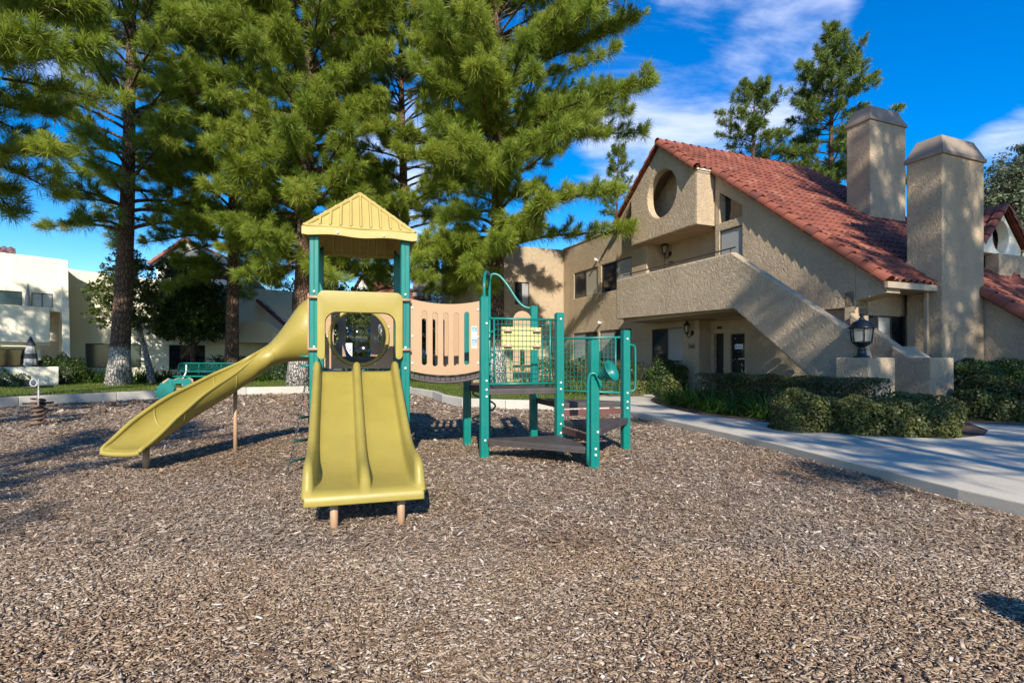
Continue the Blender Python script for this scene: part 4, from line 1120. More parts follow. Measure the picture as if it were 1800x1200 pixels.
# ---------------------------------------------------------------- walls with windows: shared builders
class Face:
    """an upright wall face in a building's own frame: axis 'x' or 'y' fixed at val, looking towards sgn"""
    def __init__(s, root, rot, axis, val, sgn, org, off):
        s.root, s.rot, s.axis, s.val, s.sgn, s.org, s.off = root, rot, axis, val, sgn, org, off
    def hit(s, px, py): return ray_hit(px, py, s.rot, s.axis, s.val, s.org)
    def M(s, depth=0.0):
        """matrix: (a, z, outward)"""
        o = s.off
        if s.axis == 0: return basis((s.val - o[0] + s.sgn * depth, -o[1], -o[2]), (0, 1, 0), (0, 0, 1), (s.sgn, 0, 0))
        return basis((-o[0], s.val - o[1] + s.sgn * depth, -o[2]), (1, 0, 0), (0, 0, 1), (0, s.sgn, 0))
    def rect(s, x0, y0, x1, y1):
        """wall rectangle from two opposite corners seen in the photograph"""
        a, za = s.hit(x0, y0); b, zb = s.hit(x1, y1)
        return (min(a, b), max(a, b), min(za, zb), max(za, zb))
    def wall(s, name, outline, holes, th, mat, parent=None, bevel=0.0):
        hs = []
        for h in holes:
            if isinstance(h[0], tuple): hs.append(h)
            else: a, b, z0, z1 = h; hs.append([(a, z0), (b, z0), (b, z1), (a, z1)])
        o = MB().plate(outline, hs, th, s.M(-th)).build(name, mat, parent or s.root, bevel=bevel)
        return o
    def bx(s, mb, a0, a1, z0, z1, d0, d1): mb.box(a0, a1, z0, z1, d0, d1, s.M()); return mb
    def window(s, r, panes=('glass', 'vertical_blind'), depth=0.07, sill=False, fw=0.035, frame='bronze_frame', name='window'):
        a0, a1, z0, z1 = r; d0, d1 = -depth - 0.03, -depth + 0.03
        g = 0.002
        f = MB()
        s.bx(f, a0 + g, a0 + fw, z0 + g, z1 - g, d0, d1); s.bx(f, a1 - fw, a1 - g, z0 + g, z1 - g, d0, d1)
        s.bx(f, a0 + fw, a1 - fw, z0 + g, z0 + fw, d0, d1); s.bx(f, a0 + fw, a1 - fw, z1 - fw, z1 - g, d0, d1)
        n = len(panes); w = (a1 - a0 - 2 * fw) / n
        for i in range(1, n): c = a0 + fw + w * i; s.bx(f, c - fw * 0.5, c + fw * 0.5, z0 + fw, z1 - fw, d0 + .004, d1 + 0.004)
        o = f.build(name, frame, s.root)
        for i, p in enumerate(panes):
            m = MB(); s.bx(m, a0 + fw + w * i, a0 + fw + w * (i + 1), z0 + fw, z1 - fw, d0 + 0.01, d0 + 0.022 + 0.006 * i)
            m.build('blind' if 'blind' in p else 'pane', 'window_glass' if p == 'glass' else p, o)
        return o
    def door(s, r, depth, mat='dark_door'):
        a0, a1, z0, z1 = r
        m = MB(); s.bx(m, a0, a1, z0, z1, -depth - 0.04, -depth)
        for (b0, b1, y0, y1) in ((.14, .86, .08, .40), (.14, .86, .48, .92)):
            s.bx(m, a0 + (a1 - a0) * b0, a0 + (a1 - a0) * b1, z0 + (z1 - z0) * y0, z0 + (z1 - z0) * y1, -depth, -depth + 0.012)
        o = m.build('door', mat, s.root, bevel=0.006)
        k = MB(); k.sphere((a0 + (a1 - a0) * 0.1, z0 + 1.0, -depth + 0.06), 0.03, 10, 6, s.M()); k.tube([(a0 + (a1 - a0) * 0.1, z0 + 1.0, -depth), (a0 + (a1 - a0) * 0.1, z0 + 1.0, -depth + 0.06)], 0.012, 6, False, s.M())
        k.build('handle', 'bolt_cap', o, True)
        return o

def tile_field(o, ex, up, W, L, colw=0.275, course=0.38, lift=0.052):
    """curved clay tiles laid in courses on a slope; o corner at the eave, ex along the eave, up along the slope"""
    ex, up = Vector(ex).normalized(), Vector(up).normalized(); nn = ex.cross(up).normalized()
    if nn.z < 0: nn = -nn
    nc = max(1, round(W / colw)); cw = W / nc; nr = max(1, round(L / course)); cl = L / nr
    m = MB(); o = Vector(o); K = 8
    rng = random.Random(int(W * 100 + L * 10))
    for r in range(nr):
        for c in range(nc):
            vs = []; jit = rng.uniform(-0.010, 0.010); jl = rng.uniform(-0.006, 0.008)
            for (f, base) in ((-0.10, lift), (1.0, 0.004)):
                for k in range(K + 1):
                    t = k / K
                    h = 0.070 * (math.sin(math.pi * min(1, t / 0.68)) if t < 0.68 else -0.30 * math.sin(math.pi * (t - 0.68) / 0.32))
                    vs.append(o + ex * (cw * (c + t)) + up * (cl * (r + f) + jit * (f < 0)) + nn * (h + base + jl + 0.03))
            n1 = K + 1
            for k in range(n1): vs.append(Vector(vs[k]) - nn * 0.030)
            fs = [(k, k + 1, n1 + k + 1, n1 + k) for k in range(K)] + [(k + 1, k, 2 * n1 + k, 2 * n1 + k + 1) for k in range(K)]
            m.add(vs, fs)
    return m
def barrel_row(p0, p1, rad, n, upv, flare=1.22):
    """row of overlapping barrel tiles running from the low end p0 to the high end p1"""
    p0, p1 = Vector(p0), Vector(p1); d = (p1 - p0); L = d.length / n; d.normalize(); upv = Vector(upv); sd = d.cross(upv).normalized(); nn = sd.cross(d).normalized()
    m = MB(); K = 10
    for i in range(n):
        vs = []
        for (f, r, dz) in ((-0.16, rad * flare, 0.02), (1.0, rad * 0.92, -0.005)):
            for k in range(K + 1):
                a = math.pi * (k / K) * 1.25 - math.pi * 0.125
                vs.append(p0 + d * (L * (i + f)) + sd * (r * math.cos(a)) + nn * (r * math.sin(a) + dz))
        n1 = K + 1
        vs += [Vector(v) * 1.0 - ((Vector(v) - (p0 + d * (L * (i - 0.16)))) * 0.14) for v in vs[:n1]]
        fs = [(k, k + 1, n1 + k + 1, n1 + k) for k in range(K)] + [(k + 1, k, 2 * n1 + k, 2 * n1 + k + 1) for k in range(K)]
        m.add(vs, fs)
    return m

# ---------------------------------------------------------------- the large stucco apartment building
BR = math.atan2(0.378, 0.926)
B0 = (14.3, 9.95)                       # own frame: first axis along the ridge, second along the long front
c_, s_ = math.cos(BR), math.sin(BR)
OFF = (B0[0], B0[1], 0.0)
bld = thing('apartment_building', 'two storey tan stucco apartment building with red tiled gable roof and stair balcony', 'building', (c_ * B0[0] - s_ * B0[1], s_ * B0[0] + c_ * B0[1], 0), BR)
PX = ((FPX),)
def F_s(v): return Face(bld, BR, 0, v, -1, (0, 0), OFF)
def F_t(v): return Face(bld, BR, 1, v, -1, (0, 0), OFF)
def bb(mb, name, mat, **k): return mb.build(name, mat, k.pop('parent', bld), off=OFF, **k)
TE, ZE_ = 9.1, 3.50       # eave of the main slope
TRD, ZRD = 17.35, 10.05   # ridge
SLP = (ZRD - ZE_) / (TRD - TE)
def roof_z(t): return ZE_ + SLP * (t - TE) if t <= TRD else ZRD - SLP * (t - TRD)
# long front, left part
fl = F_s(13.9)
w1 = fl.rect(1009, 490, 1050.5, 522); w1 = (w1[0], w1[1], 4.72, 6.08)
w2 = fl.rect(1057, 476, 1110, 503); w2 = (w2[0], w2[1], 4.72, 6.08)
w3 = fl.rect(1008, 583, 1050, 632); w3 = (w3[0], w3[1], 1.45, 2.85)
w4 = fl.rect(1054, 580, 1109, 632); w4 = (w4[0], w4[1], 1.45, 2.85)
w5 = fl.rect(1145, 577, 1200, 632); w5 = (w5[0], w5[1], 1.38, 2.72)
TJ = 18.8; TDOOR = fl.hit(1228, 600)[0]
fl.wall('front_wall', [(TDOOR, 0), (26.4, 0), (26.4, 7.6), (TJ, 7.6), (TJ, 3.0), (TDOOR, 3.0)], [w1, w2, w3, w4, w5], 0.95, 'stucco', bevel=0.03)
for w, p in ((w1, ('vertical_blind', 'window_glass')), (w2, ('flat_blind', 'glass')), (w3, ('glass', 'flat_blind')), (w4, ('glass', 'vertical_blind')), (w5, ('flat_blind', 'glass'))): fl.window(w, p)
# wing closing the court on the left, its wall faces the lawn
fw = F_t(26.4)
ww = fw.rect(905, 495, 930.5, 536); ww2 = fw.rect(905, 590, 935, 640)
fw.wall('wing_wall', [(8.6, 0), (13.92, 0), (13.92, 7.6), (8.6, 7.6)], [ww], 0.5, 'stucco')
fw.window(ww, ('glass', 'flat_blind'))
bb(MB().box(8.6, 13.9, 26.92, 33, 0, 7.55), 'wing_block', 'stucco')
# main wall beside the stair: upper and lower
fm = F_s(14.3)
rk = lambda t: roof_z(t) - 0.08
wb = fm.rect(1264.5, 402, 1304, 452); wb = (wb[0], wb[1], 4.75, 6.12)
tri_px = [(1264.5, 336), (1305, 360), (1305, 381.5), (1264.5, 394)]
a0, a1 = wb[0], wb[1]
tri = [(a0, 6.42), (a1, 6.42), (a1, fm.hit(1264.5, 336)[1] - 0.05), (a0, fm.hit(1305, 360)[1])]
TB = 15.24
fm.wall('main_wall', [(9.95, 2.9), (TB, 2.9), (TB, rk(TB)), (9.95, rk(9.95))], [wb, tri], 0.55, 'stucco', bevel=0.03)
fm.window(wb, ('flat_blind',))
t_ = MB().plate([(a0 + .01, 6.43), (a1 - .01, 6.43), (a1 - .01, tri[2][1] - .012), (a0 + .01, tri[3][1] - .012)], [], 0.02, fm.M(-0.30)); t_.build('pane', 'window_glass', bld)
fd = F_s(14.48)
dr = fd.rect(1255, 566, 1272, 640); dr = (dr[0], dr[1], 0.12, 2.42)
sw = fd.rect(1284, 566, 1309, 640); sw = (sw[0], sw[1], 0.42, 2.38)
fd.wall('entry_wall', [(9.95, 0), (TDOOR + 0.02, 0), (TDOOR + 0.02, 2.895), (9.95, 2.895)], [dr, sw], 0.37, 'stucco')
fd.door(dr, 0.12)
sw_o = fd.window(sw, ('glass',), 0.08)
stk = MB(); W_ = sw[1] - sw[0]
fd.bx(stk, sw[0] + W_ * .25, sw[0] + W_ * .80, 1.83, 2.0, -0.085, -0.080)
sko = stk.build('window_notice', 'sticker_white', sw_o)
stk = MB(); fd.bx(stk, sw[0] + W_ * .32, sw[0] + W_ * .62, 1.90, 1.93, -0.0795, -0.077); fd.bx(stk, sw[0] + W_ * .66, sw[0] + W_ * .76, 1.88, 1.95, -0.0795, -0.077)
stk.build('notice_print', 'sticker_blue', sko)
stk = MB(); rr = random.Random(4)
fd.bx(stk, sw[0] + W_ * .08, sw[0] + W_ * .55, 1.47, 1.495, -0.085, -0.080)
for i in range(26):
    a = sw[0] + W_ * rr.uniform(.08, .34) if i < 18 else sw[0] + W_ * rr.uniform(.5, .9); z = rr.uniform(0.6, 1.42) if i < 18 else rr.uniform(1.2, 2.3); q = rr.uniform(.008, .028)
    fd.bx(stk, a, a + q, z, z + q * 1.4, -0.085, -0.0815)
stk.build('window_stickers', 'sticker_white', sw_o)
# wall under the gable box, behind the balcony
fr_ = F_s(14.85)
gd = fr_.rect(1189, 436, 1255, 470); gd = (gd[0], gd[1], 3.06, 5.22)
ud = fr_.rect(1163, 440, 1171, 470); ud = (ud[0] , ud[1], 3.06, 5.15)
fr_.wall('balcony_wall', [(TB, 2.9), (TJ, 2.9), (TJ, 8.0), (TB, 8.0)], [gd, ud], 0.4, 'stucco')
fr_.window(gd, ('flat_blind', 'glass'), name='sliding_door')
fr_.door(ud, 0.10)
# gable box with its round opening
fg = F_s(13.48)
TL = 19.35
circ = [(TRD - 0.08 + 0.90 * math.cos(R(a)), 8.06 + 0.94 * math.sin(R(a))) for a in range(0, 360, 8)]
fg.wall('gable_wall', [(15.27, 6.38), (TL, 6.38), (TL, roof_z(TL) - .06), (TRD, ZRD - .06), (15.27, roof_z(15.27) - .06)], [circ], 0.32, 'stucco', bevel=0.04)
F_t(15.262).wall('gable_side', [(13.49, 6.385), (14.31, 6.385), (14.31, roof_z(15.27) - .1), (13.49, roof_z(15.27) - .1)], [], 0.25, 'stucco')
bb(MB().box(13.79, 14.86, 15.53, TL, 6.38, 6.6), 'gable_floor', 'stucco')
bb(MB().box(13.79, 14.86, TL - .25, TL - .002, 6.61, roof_z(TL) - .1), 'gable_side', 'stucco')
bw = F_s(14.5)
bw.wall('gable_back', [(15.53, 6.61), (TL - .26, 6.61), (TL - .26, 8.2), (TRD, ZRD - .35), (15.53, 8.2)], [], 0.2, 'stucco')
rw = [(TRD - 1.0 + 0.66 * math.cos(R(a)), 7.95 + 0.70 * math.sin(R(a))) for a in range(0, 360, 10)]
rwi = [(TRD - 1.0 + 0.58 * math.cos(R(a)), 7.95 + 0.62 * math.sin(R(a))) for a in range(0, 360, 10)]
rwo = MB().plate(rw, [rwi], 0.05, bw.M(0.0)).build('round_window', 'bronze_frame', bld)
MB().plate(rwi, [], 0.02, bw.M(0.0)).build('pane', 'window_glass', rwo)
# body of the building behind the walls
bb(MB().prism([(10.3, 0), (26.3, 0), (26.3, 7.5), (20.6, 7.2), (TRD, ZRD - 0.35), (10.3, roof_z(10.3) - .35)], 15.45, 21.3, basis((0, 0, 0), (0, 1, 0), (0, 0, 1), (1, 0, 0))), 'core_wall', 'stucco')
bb(MB().box(13.92, 15.44, TJ + .3, 26.35, 7.42, 7.55), 'flat_roof', 'cap_metal')
bb(MB().box(13.86, 15.6, TJ, 26.42, 7.58, 7.66), 'parapet_cap', 'stucco', bevel=0.02)
# roof: tiles
def absorb(a, b):
    n = len(a.v); a.v += b.v; a.f += [tuple(i + n for i in f) for f in b.f]; return a
up_r = Vector((0, TRD - TE, ZRD - ZE_)).normalized()
def slope_pt(s, t): return (s - OFF[0], t - OFF[1], roof_z(t))
def slen(t0, t1): return (t1 - t0) / up_r.y
rt = MB()
for (s0, s1, t0, t1) in ((14.22, 21.6, TE + 0.0, 15.22), (13.38, 21.6, 15.24, TRD)):
    absorb(rt, tile_field(slope_pt(s0, t0), (1, 0, 0), up_r, s1 - s0, slen(t0, t1)))
roof = rt.build('roof', 'roof_tile', bld)
r2 = tile_field((21.6 - OFF[0], 20.5 - OFF[1], roof_z(20.5)), (-1, 0, 0), Vector((0, -up_r.y, up_r.z)), 21.6 - 13.38, slen(TRD, 20.5))
r2.build('roof_back', 'roof_tile', roof)
tile_field(slope_pt(18.25, 5.2), (1, 0, 0), up_r, 6.6, slen(5.2, 9.7)).build('lower_roof', 'roof_tile', roof)
rk_ = None
def edge(m): return m.build('edge_tiles', 'roof_tile', roof)
nrm_r = Vector((0, -up_r.z, up_r.y))
def rake(s, t0, t1, n, r=0.155):
    a = Vector(slope_pt(s, t0)) + nrm_r * 0.03; b = Vector(slope_pt(s, t1)) + nrm_r * 0.03
    return barrel_row(a, b, r, n, (0, 0, 1))
for q_ in (rake(14.20, TE - .03, 15.20, 18), rake(13.38, 15.26, TRD, 6, 0.15), rake(18.10, 5.2, 9.1, 11), rake(21.55, TE, TRD, 24)): edge(q_)
a = Vector((13.40 - OFF[0], 20.5 - OFF[1], roof_z(20.5) + .03)); b = Vector((13.40 - OFF[0], TRD - OFF[1], ZRD + .03)); edge(barrel_row(a, b, 0.12, 9, (0, 0, 1)))
barrel_row((13.38 - OFF[0], TRD - OFF[1], ZRD + .07), (21.6 - OFF[0], TRD - OFF[1], ZRD + .07), 0.125, 20, (0, 0, 1)).build('ridge_tiles', 'roof_tile', roof)
# slabs under the tiles
def slab(s0, s1, t0, t1, th=0.10):
    m = MB(); z0, z1 = roof_z(t0), roof_z(t1)
    return m.add([(s0, t0, z0 - th), (s1, t0, z0 - th), (s1, t1, z1 - th), (s0, t1, z1 - th), (s0, t0, z0), (s1, t0, z0), (s1, t1, z1), (s0, t1, z1)],
                 [(3, 2, 1, 0), (4, 5, 6, 7), (0, 1, 5, 4), (1, 2, 6, 5), (2, 3, 7, 6), (3, 0, 4, 7)])
bb(absorb(absorb(absorb(slab(14.24, 21.5, TE, 15.22), slab(13.5, 21.5, 15.24, TRD - .005)), slab(13.5, 21.5, TRD + .005, 20.5)), slab(18.3, 24.8, 5.2, 9.7)), 'roof_deck', 'stucco')
bb(MB().box(13.46, 14.2, 15.20, 15.27, roof_z(15.27) - .05, roof_z(15.27) + .03), 'flashing', 'fascia_paint')
# fascia, gutter and downpipe at the eave
bb(MB().box(14.16, 16.24, TE - 0.12, TE - 0.02, ZE_ - 0.19, ZE_ - 0.02), 'gutter', 'gutter_paint', bevel=0.012)
bb(MB().box(14.86, 16.24, TE, 9.94, ZE_ - .20, ZE_ - .14), 'soffit', 'gutter_paint')
F_s(14.3).wall('eave_return', [(TE + .0, ZE_ - .30), (9.949, ZE_ - .42), (9.949, rk(9.949)), (TE, ZE_ - .09)], [], 0.55, 'stucco', bevel=0.02)
bb(MB().box(16.02, 16.12, TE + .03, TE + .12, 0, ZE_ - .20), 'downpipe', 'gutter_paint', bevel=0.01)
# wall under the eave with its window
fb = F_t(9.95)
bwn = fb.rect(1520, 553, 1594, 612); bwn = (bwn[0], bwn[1], 1.2, bwn[3])
fb.wall('rear_wall', [(14.3, 0), (16.6, 0), (16.6, ZE_ - .16), (14.3, ZE_ - .16)], [bwn], 0.3, 'stucco')
fb.window(bwn, ('glass', 'flat_blind', 'glass'))
# unit beyond the chimney
F_s(18.2).wall('side_wall', [(4.6, 0), (9.9, 0), (9.9, roof_z(9.9) - .12), (5.25, roof_z(5.25) - .12), (5.25, 1.2), (4.6, 1.0)], [], 0.3, 'stucco', bevel=0.02)
bb(MB().box(18.52, 25.5, 9.7, 9.95, 0, roof_z(9.7)), 'side_wall', 'stucco')
# chimneys
def chimney(s0, s1, t0, t1, zb, zt, cap):
    c = bb(MB().box(s0, s1, t0, t1, zb, zt), 'chimney', 'stucco', bevel=0.03)
    m = MB(); cs, ct, hs, ht = (s0 + s1) / 2, (t0 + t1) / 2, (s1 - s0) / 2, (t1 - t0) / 2
    m.frustum((cs, ct), zt - 0.05, hs + .05, ht + .05, zt + 0.05, hs + .05, ht + .05); m.frustum((cs, ct), zt + 0.051, hs + .03, ht + .03, zt + cap, hs - .22, ht - .14)
    bb(m, 'chimney_cap', 'cap_metal', parent=c, bevel=0.008)
    f = MB(); g = 0.03
    f.add([(s0 - g, t0 + .02, roof_z(t0) + .09), (s0 - .002, t0 + .02, roof_z(t0) + .09), (s0 - .002, t1, roof_z(t1) + .09), (s0 - g, t1, roof_z(t1) + .09), (s0 - g, t0 + .02, roof_z(t0) + .2), (s0 - .002, t0 + .02, roof_z(t0) + .2), (s0 - .002, t1, roof_z(t1) + .2), (s0 - g, t1, roof_z(t1) + .2)],
          [(3, 2, 1, 0), (4, 5, 6, 7), (0, 1, 5, 4), (1, 2, 6, 5), (2, 3, 7, 6), (3, 0, 4, 7)])
    bb(f, 'flashing', 'gutter_paint', parent=c)
chimney(16.25, 18.17, 8.88, 9.8, 0, 7.10, 0.55)
chimney(19.35, 21.35, 12.9, 13.8, 4.5, 10.25, 0.56)
# small roof gable with a round opening
fc = F_t(9.86)
ccx = 21.1
hole = [(ccx + 0.46 * math.cos(R(a)), 5.42 + 0.52 * math.sin(R(a))) for a in range(0, 360, 10)]
cg = fc.wall('roof_gable', [(19.95, 4.85), (22.25, 4.85), (22.25, 5.10), (ccx, 6.30), (19.95, 5.10)], [hole], 0.3, 'cream_stucco', bevel=0.015)
bb(MB().box(20.0, 22.2, 10.17, 11.0, 4.85, 5.05), 'gable_back', 'stucco')
bb(MB().prism([(20.0, 5.06), (22.2, 5.06), (ccx, 6.2)], -10.7, -10.35, basis((0, 0, 0), (1, 0, 0), (0, 0, 1), (0, -1, 0))), 'gable_back', 'stucco')
for s in (-1, 1):
    e = Vector((ccx + s * 1.28 - OFF[0], 9.72 - OFF[1], 5.06)); upv = Vector((-s * 1.28, 0, 1.34))
    tile_field(e if s < 0 else e + Vector((0, 1.4, 0)), (0, s * -1, 0) if s > 0 else (0, 1, 0), upv, 1.4, upv.length).build('gable_tiles', 'roof_tile', roof)
    barrel_row(e + Vector((0, 0.02, .02)), e + upv + Vector((0, 0.02, .02)), 0.10, 5, (0, 0, 1)).build('edge_tiles', 'roof_tile', roof)
bb(MB().box(20.7, 24.6, 9.72, 10.1, 3.0, 4.84), 'side_wall', 'stucco', bevel=0.02)
# balcony with its stair
fp = F_s(12.0)
zc = 1.50
q_ = lambda t, z: (t * 1.0256, 1.45 + (z - 1.45) * 1.0256)
fp.wall('balcony', [q_(17.8, 3.05), q_(17.8, 4.60), q_(11.85, 4.58), q_(8.05, 1.95), (8.10, 1.45), (8.10, 0.0), (8.26, 0.0), q_(11.75, 2.92)], [], 0.30, 'stucco', bevel=0.07)
bb(MB().box(12.31, 13.89, 17.95, 18.24, 3.0, 4.62), 'balcony_end', 'stucco', bevel=0.05)
bb(MB().box(12.302, 14.84, 12.1, 17.94, 2.95, 3.09), 'balcony_floor', 'stucco')
rl = MB().tube([(12.25, 18.1, 4.85), (12.25, 12.2, 4.83)], 0.025, 8)
for t in (17.6, 15.0, 12.4): rl.tube([(12.25, t, 4.6), (12.25, t, 4.84)], 0.02, 6)
bb(rl, 'handrail', 'bronze_frame')
st_ = MB()
for i in range(16): st_.box(12.58 if i < 3 else 12.302, 14.04, 8.18 + i * 0.241, 8.18 + (i + 1.15) * 0.241, 0.0 if i < 2 else i * 0.185 + 0.05, (i + 1) * 0.185)
bb(st_, 'stair', 'concrete')
bb(MB().box(11.68, 12.57, 7.81, 8.60, 0, zc), 'stair_pillar', 'stucco', bevel=0.03)
F_s(14.05).wall('stair_parapet', [(8.71, 0), (8.71, 1.80), (9.94, 2.75), (9.94, 0)], [], 0.24, 'stucco', bevel=0.04)
bb(MB().prism([(7.81, 0), (7.81, zc), (8.30, zc), (8.70, 1.80), (8.70, 0)], 13.84, 14.75, basis((0, 0, 0), (0, 1, 0), (0, 0, 1), (1, 0, 0))), 'stair_pillar', 'stucco', bevel=0.03)
# wall lanterns
def wall_lantern(face, a, z, k=1.0):
    m = MB(); Mx = face.M()
    m.lathe([(0.07 * k, 0), (0.075 * k, 0.012), (0.03 * k, 0.03)], 14, (0, 0, 0), Mx @ Matrix.Translation((a, z, 0)))
    m.tube([Mx @ Vector(p) for p in smooth_path([(a, z, 0.02), (a, z - 0.10 * k, 0.07 * k), (a, z - 0.13 * k, 0.14 * k), (a, z - 0.05 * k, 0.19 * k)], 5)], 0.012 * k, 8)
    top = basis(Mx @ Vector((a, z, 0.19 * k)), (1, 0, 0), (0, 1, 0), (0, 0, 1))
    m.lathe([(0.02 * k, -0.05 * k), (0.05 * k, -0.02 * k), (0.055 * k, 0.0)], 12, (0, 0, 0), top)
    for q in range(6):
        t = q * math.pi / 3; m.tube([(0.055 * k * math.cos(t), 0.055 * k * math.sin(t), 0), (0.085 * k * math.cos(t), 0.085 * k * math.sin(t), 0.2 * k)], 0.006 * k, 5, False, top)
    m.lathe([(0.105 * k, 0.2 * k), (0.09 * k, 0.225 * k), (0.045 * k, 0.28 * k), (0.02 * k, 0.30 * k), (0.024 * k, 0.325 * k), (0.004, 0.36 * k)], 14, (0, 0, 0), top)
    o = m.build('wall_lantern', 'dark_iron', bld, True)
    g = MB(); g.lathe([(0.045 * k, 0.002), (0.075 * k, 0.198 * k)], 12, (0, 0, 0), top); g.build('lamp_glass', 'lamp_glass', o, True)
a, z = fl.hit(1217, 585); wall_lantern(fl, a, z, 1.35)
a, z = fr_.hit(1178, 446); wall_lantern(fr_, a, z, 1.5)
# house numbers
def digits(txt, face, a, z, size, mat='ink_black', mirror=True):
    cu = bpy.data.curves.new('number', 'FONT'); cu.body = txt; cu.size = size; cu.extrude = 0.006; cu.align_x = 'CENTER'
    t = bpy.data.objects.new('number', cu); COL.objects.link(t)
    dg = bpy.context.evaluated_depsgraph_get(); me = bpy.data.meshes.new_from_object(t.evaluated_get(dg)); bpy.data.objects.remove(t)
    Mx = face.M(0.009) @ Matrix.Translation((a, z, 0)) @ Matrix.Diagonal((-1 if mirror else 1, 1, 1, 1)); me.transform(Mx)
    if mirror: me.flip_normals()
    me.materials.clear(); return link('house_number', me, mat, bld)
a, z = fl.hit(1215.5, 612); digits('166', fl, a, z, 0.26)
a, z = fr_.hit(1180, 466); digits('206', fr_, a, z + .02, 0.22)
# flood lights and vents on the wall
for (px, py) in ((1050, 458), (1056, 568)):
    a, z = fl.hit(px, py); m = MB(); Mx = fl.M()
    m.box(a - .05, a + .05, z - .05, z + .05, 0, 0.03, Mx); m.tube([Mx @ Vector((a, z, 0.02)), Mx @ Vector((a - .12, z + .02, 0.2))], [0.05, 0.075], 10)
    m.build('flood_light', 'white_metal', bld, True)
a, z = fl.hit(1243, 555)
m = MB(); fd.bx(m, TDOOR - .55, TDOOR - .38, 2.58, 2.68, 0, 0.06); m.build('bell_box', 'ink_black', bld)

# lantern on the stair pillar, a thing of its own
lx, ly = 11.86, 8.1
post_l = thing('post_lantern', 'black iron lantern with glass panes standing on the stair pillar', 'lantern', (c_ * lx - s_ * ly, s_ * lx + c_ * ly, zc), R(10))
m = MB()
m.lathe([(0.165, 0), (0.165, 0.03), (0.10, 0.05), (0.085, 0.17), (0.10, 0.19), (0.06, 0.21), (0.06, 0.23), (0.13, 0.27), (0.19, 0.33), (0.205, 0.36)], 24)
m.build('lantern_base', 'dark_iron', post_l, True)
m = MB()
for q in range(6):
    t = q * math.pi / 3; m.tube([(0.195 * math.cos(t), 0.195 * math.sin(t), 0.35), (0.235 * math.cos(t), 0.235 * math.sin(t), 0.66)], 0.014, 6)
m.build('lantern_frame', 'dark_iron', post_l, True)
MB().lathe([(0.275, 0.655), (0.28, 0.68), (0.245, 0.70), (0.225, 0.75), (0.17, 0.80), (0.09, 0.84), (0.05, 0.87), (0.065, 0.885), (0.035, 0.91), (0.03, 0.925), (0.055, 0.95), (0.052, 0.975), (0.03, 0.995), (0.004, 1.003)], 24).build('lantern_roof', 'dark_iron', post_l, True)
MB().lathe([(0.185, 0.355), (0.222, 0.655)], 6).build('lamp_glass', 'lamp_glass', post_l)
MB().lathe([(0.02, 0.34), (0.035, 0.42), (0.035, 0.52), (0.01, 0.56)], 10).build('bulb', 'sticker_white', post_l, True)
# ---------------------------------------------------------------- cream building on the left
LR = math.atan2(0.70, 0.71)
Q = (-23.4, 29.0)
lz = 0.24
lb = thing('apartment_building', 'sunlit cream apartment building with flat parapet and balcony at the left edge', 'building', (Q[0], Q[1], lz), LR)
LO = (0, 0, lz)
def L_y(v): return Face(lb, LR, 1, v, -1, Q, LO)
l0 = L_y(0.0); lf = L_y(-1.3)
top = 6.5
bw_ = l0.rect(150, 607, 248, 644); bw_ = (bw_[0], bw_[1], 1.0, 2.35)
dk = l0.rect(297, 609, 361, 645); dk = (dk[0], dk[1], 0.85, 2.35)
l0.wall('front_wall', [(-1.9, lz), (11.3, lz), (11.3, top - .3), (2.2, top - .3), (-1.9, top - .1)], [bw_, dk], 0.4, 'cream_stucco')
l0.window(bw_, ('tinted_glass', 'tinted_glass'), fw=0.05); l0.window(dk, ('glass', 'glass'))
u1 = lf.rect(0, 510, 39, 537); u1 = (-9, u1[1], u1[2], u1[3]); u2 = lf.rect(55, 514, 93, 541)
g1_ = lf.rect(-40, 606, 70, 630)
aF, _ = lf.hit(107, 500); aF2, _ = lf.hit(122, 500)
lf.wall('upper_wall', [(-14, 3.9), (aF, 3.9), (aF, top + .12), (-14, top + .35)], [u1, u2], 0.3, 'cream_stucco')
lf.window(u1, ('tinted_glass', 'tinted_glass')); lf.window(u2, ('flat_blind', 'flat_blind'))
bal = L_y(-2.3)
a1_, z1_ = bal.hit(88, 540)
bal.wall('balcony', [(-14, z1_ - 1.75), (a1_, z1_ - 1.75), (a1_, z1_), (-14, z1_ + .05)], [], 0.22, 'cream_stucco', bevel=0.03)
off = lambda m, n, mat, **k: m.build(n, mat, lb, off=LO, **k)
off(MB().box(-14, a1_, -2.07, -1.3, 2.15, 2.32), 'balcony_floor', 'cream_stucco')
off(MB().box(a1_ - .2, a1_ - .002, -2.07, -1.0, 2.33, z1_ - .01), 'balcony_end', 'cream_stucco')
lf.wall('lower_wall', [(-14, lz), (a1_ - .3, lz), (a1_ - .3, 2.1), (-14, 2.1)], [(-12, a1_ - .9, 1.0, 1.98)], 0.3, 'cream_stucco')
lf.window((-12, a1_ - .9, 1.0, 1.98), ('flat_blind', 'glass', 'flat_blind', 'glass', 'flat_blind', 'glass'))
# buttress fin, its foot spreading outwards
off(MB().prism([(-0.02, top - .15), (-0.6, top - .15), (-1.35, top + .1), (-1.6, 4.6), (-2.0, 3.7), (-2.5, 1.2), (-2.6, lz), (-0.02, lz)], aF, aF2 - .05, basis((0, 0, 0), (0, 1, 0), (0, 0, 1), (1, 0, 0))), 'buttress', 'cream_stucco', bevel=0.03)
off(MB().box(-14, 11.2, 0.41, 8, lz, top - .42), 'core_wall', 'cream_stucco')
off(MB().box(-14, aF, -0.99, 0.4, top - .5, top - .3), 'flat_roof', 'cap_metal')
tile_field((-13, 0.6, top - lz), (1, 0, 0), Vector((0, 0.9, 0.35)), 10.3, 3.2).build('roof', 'roof_tile', lb)
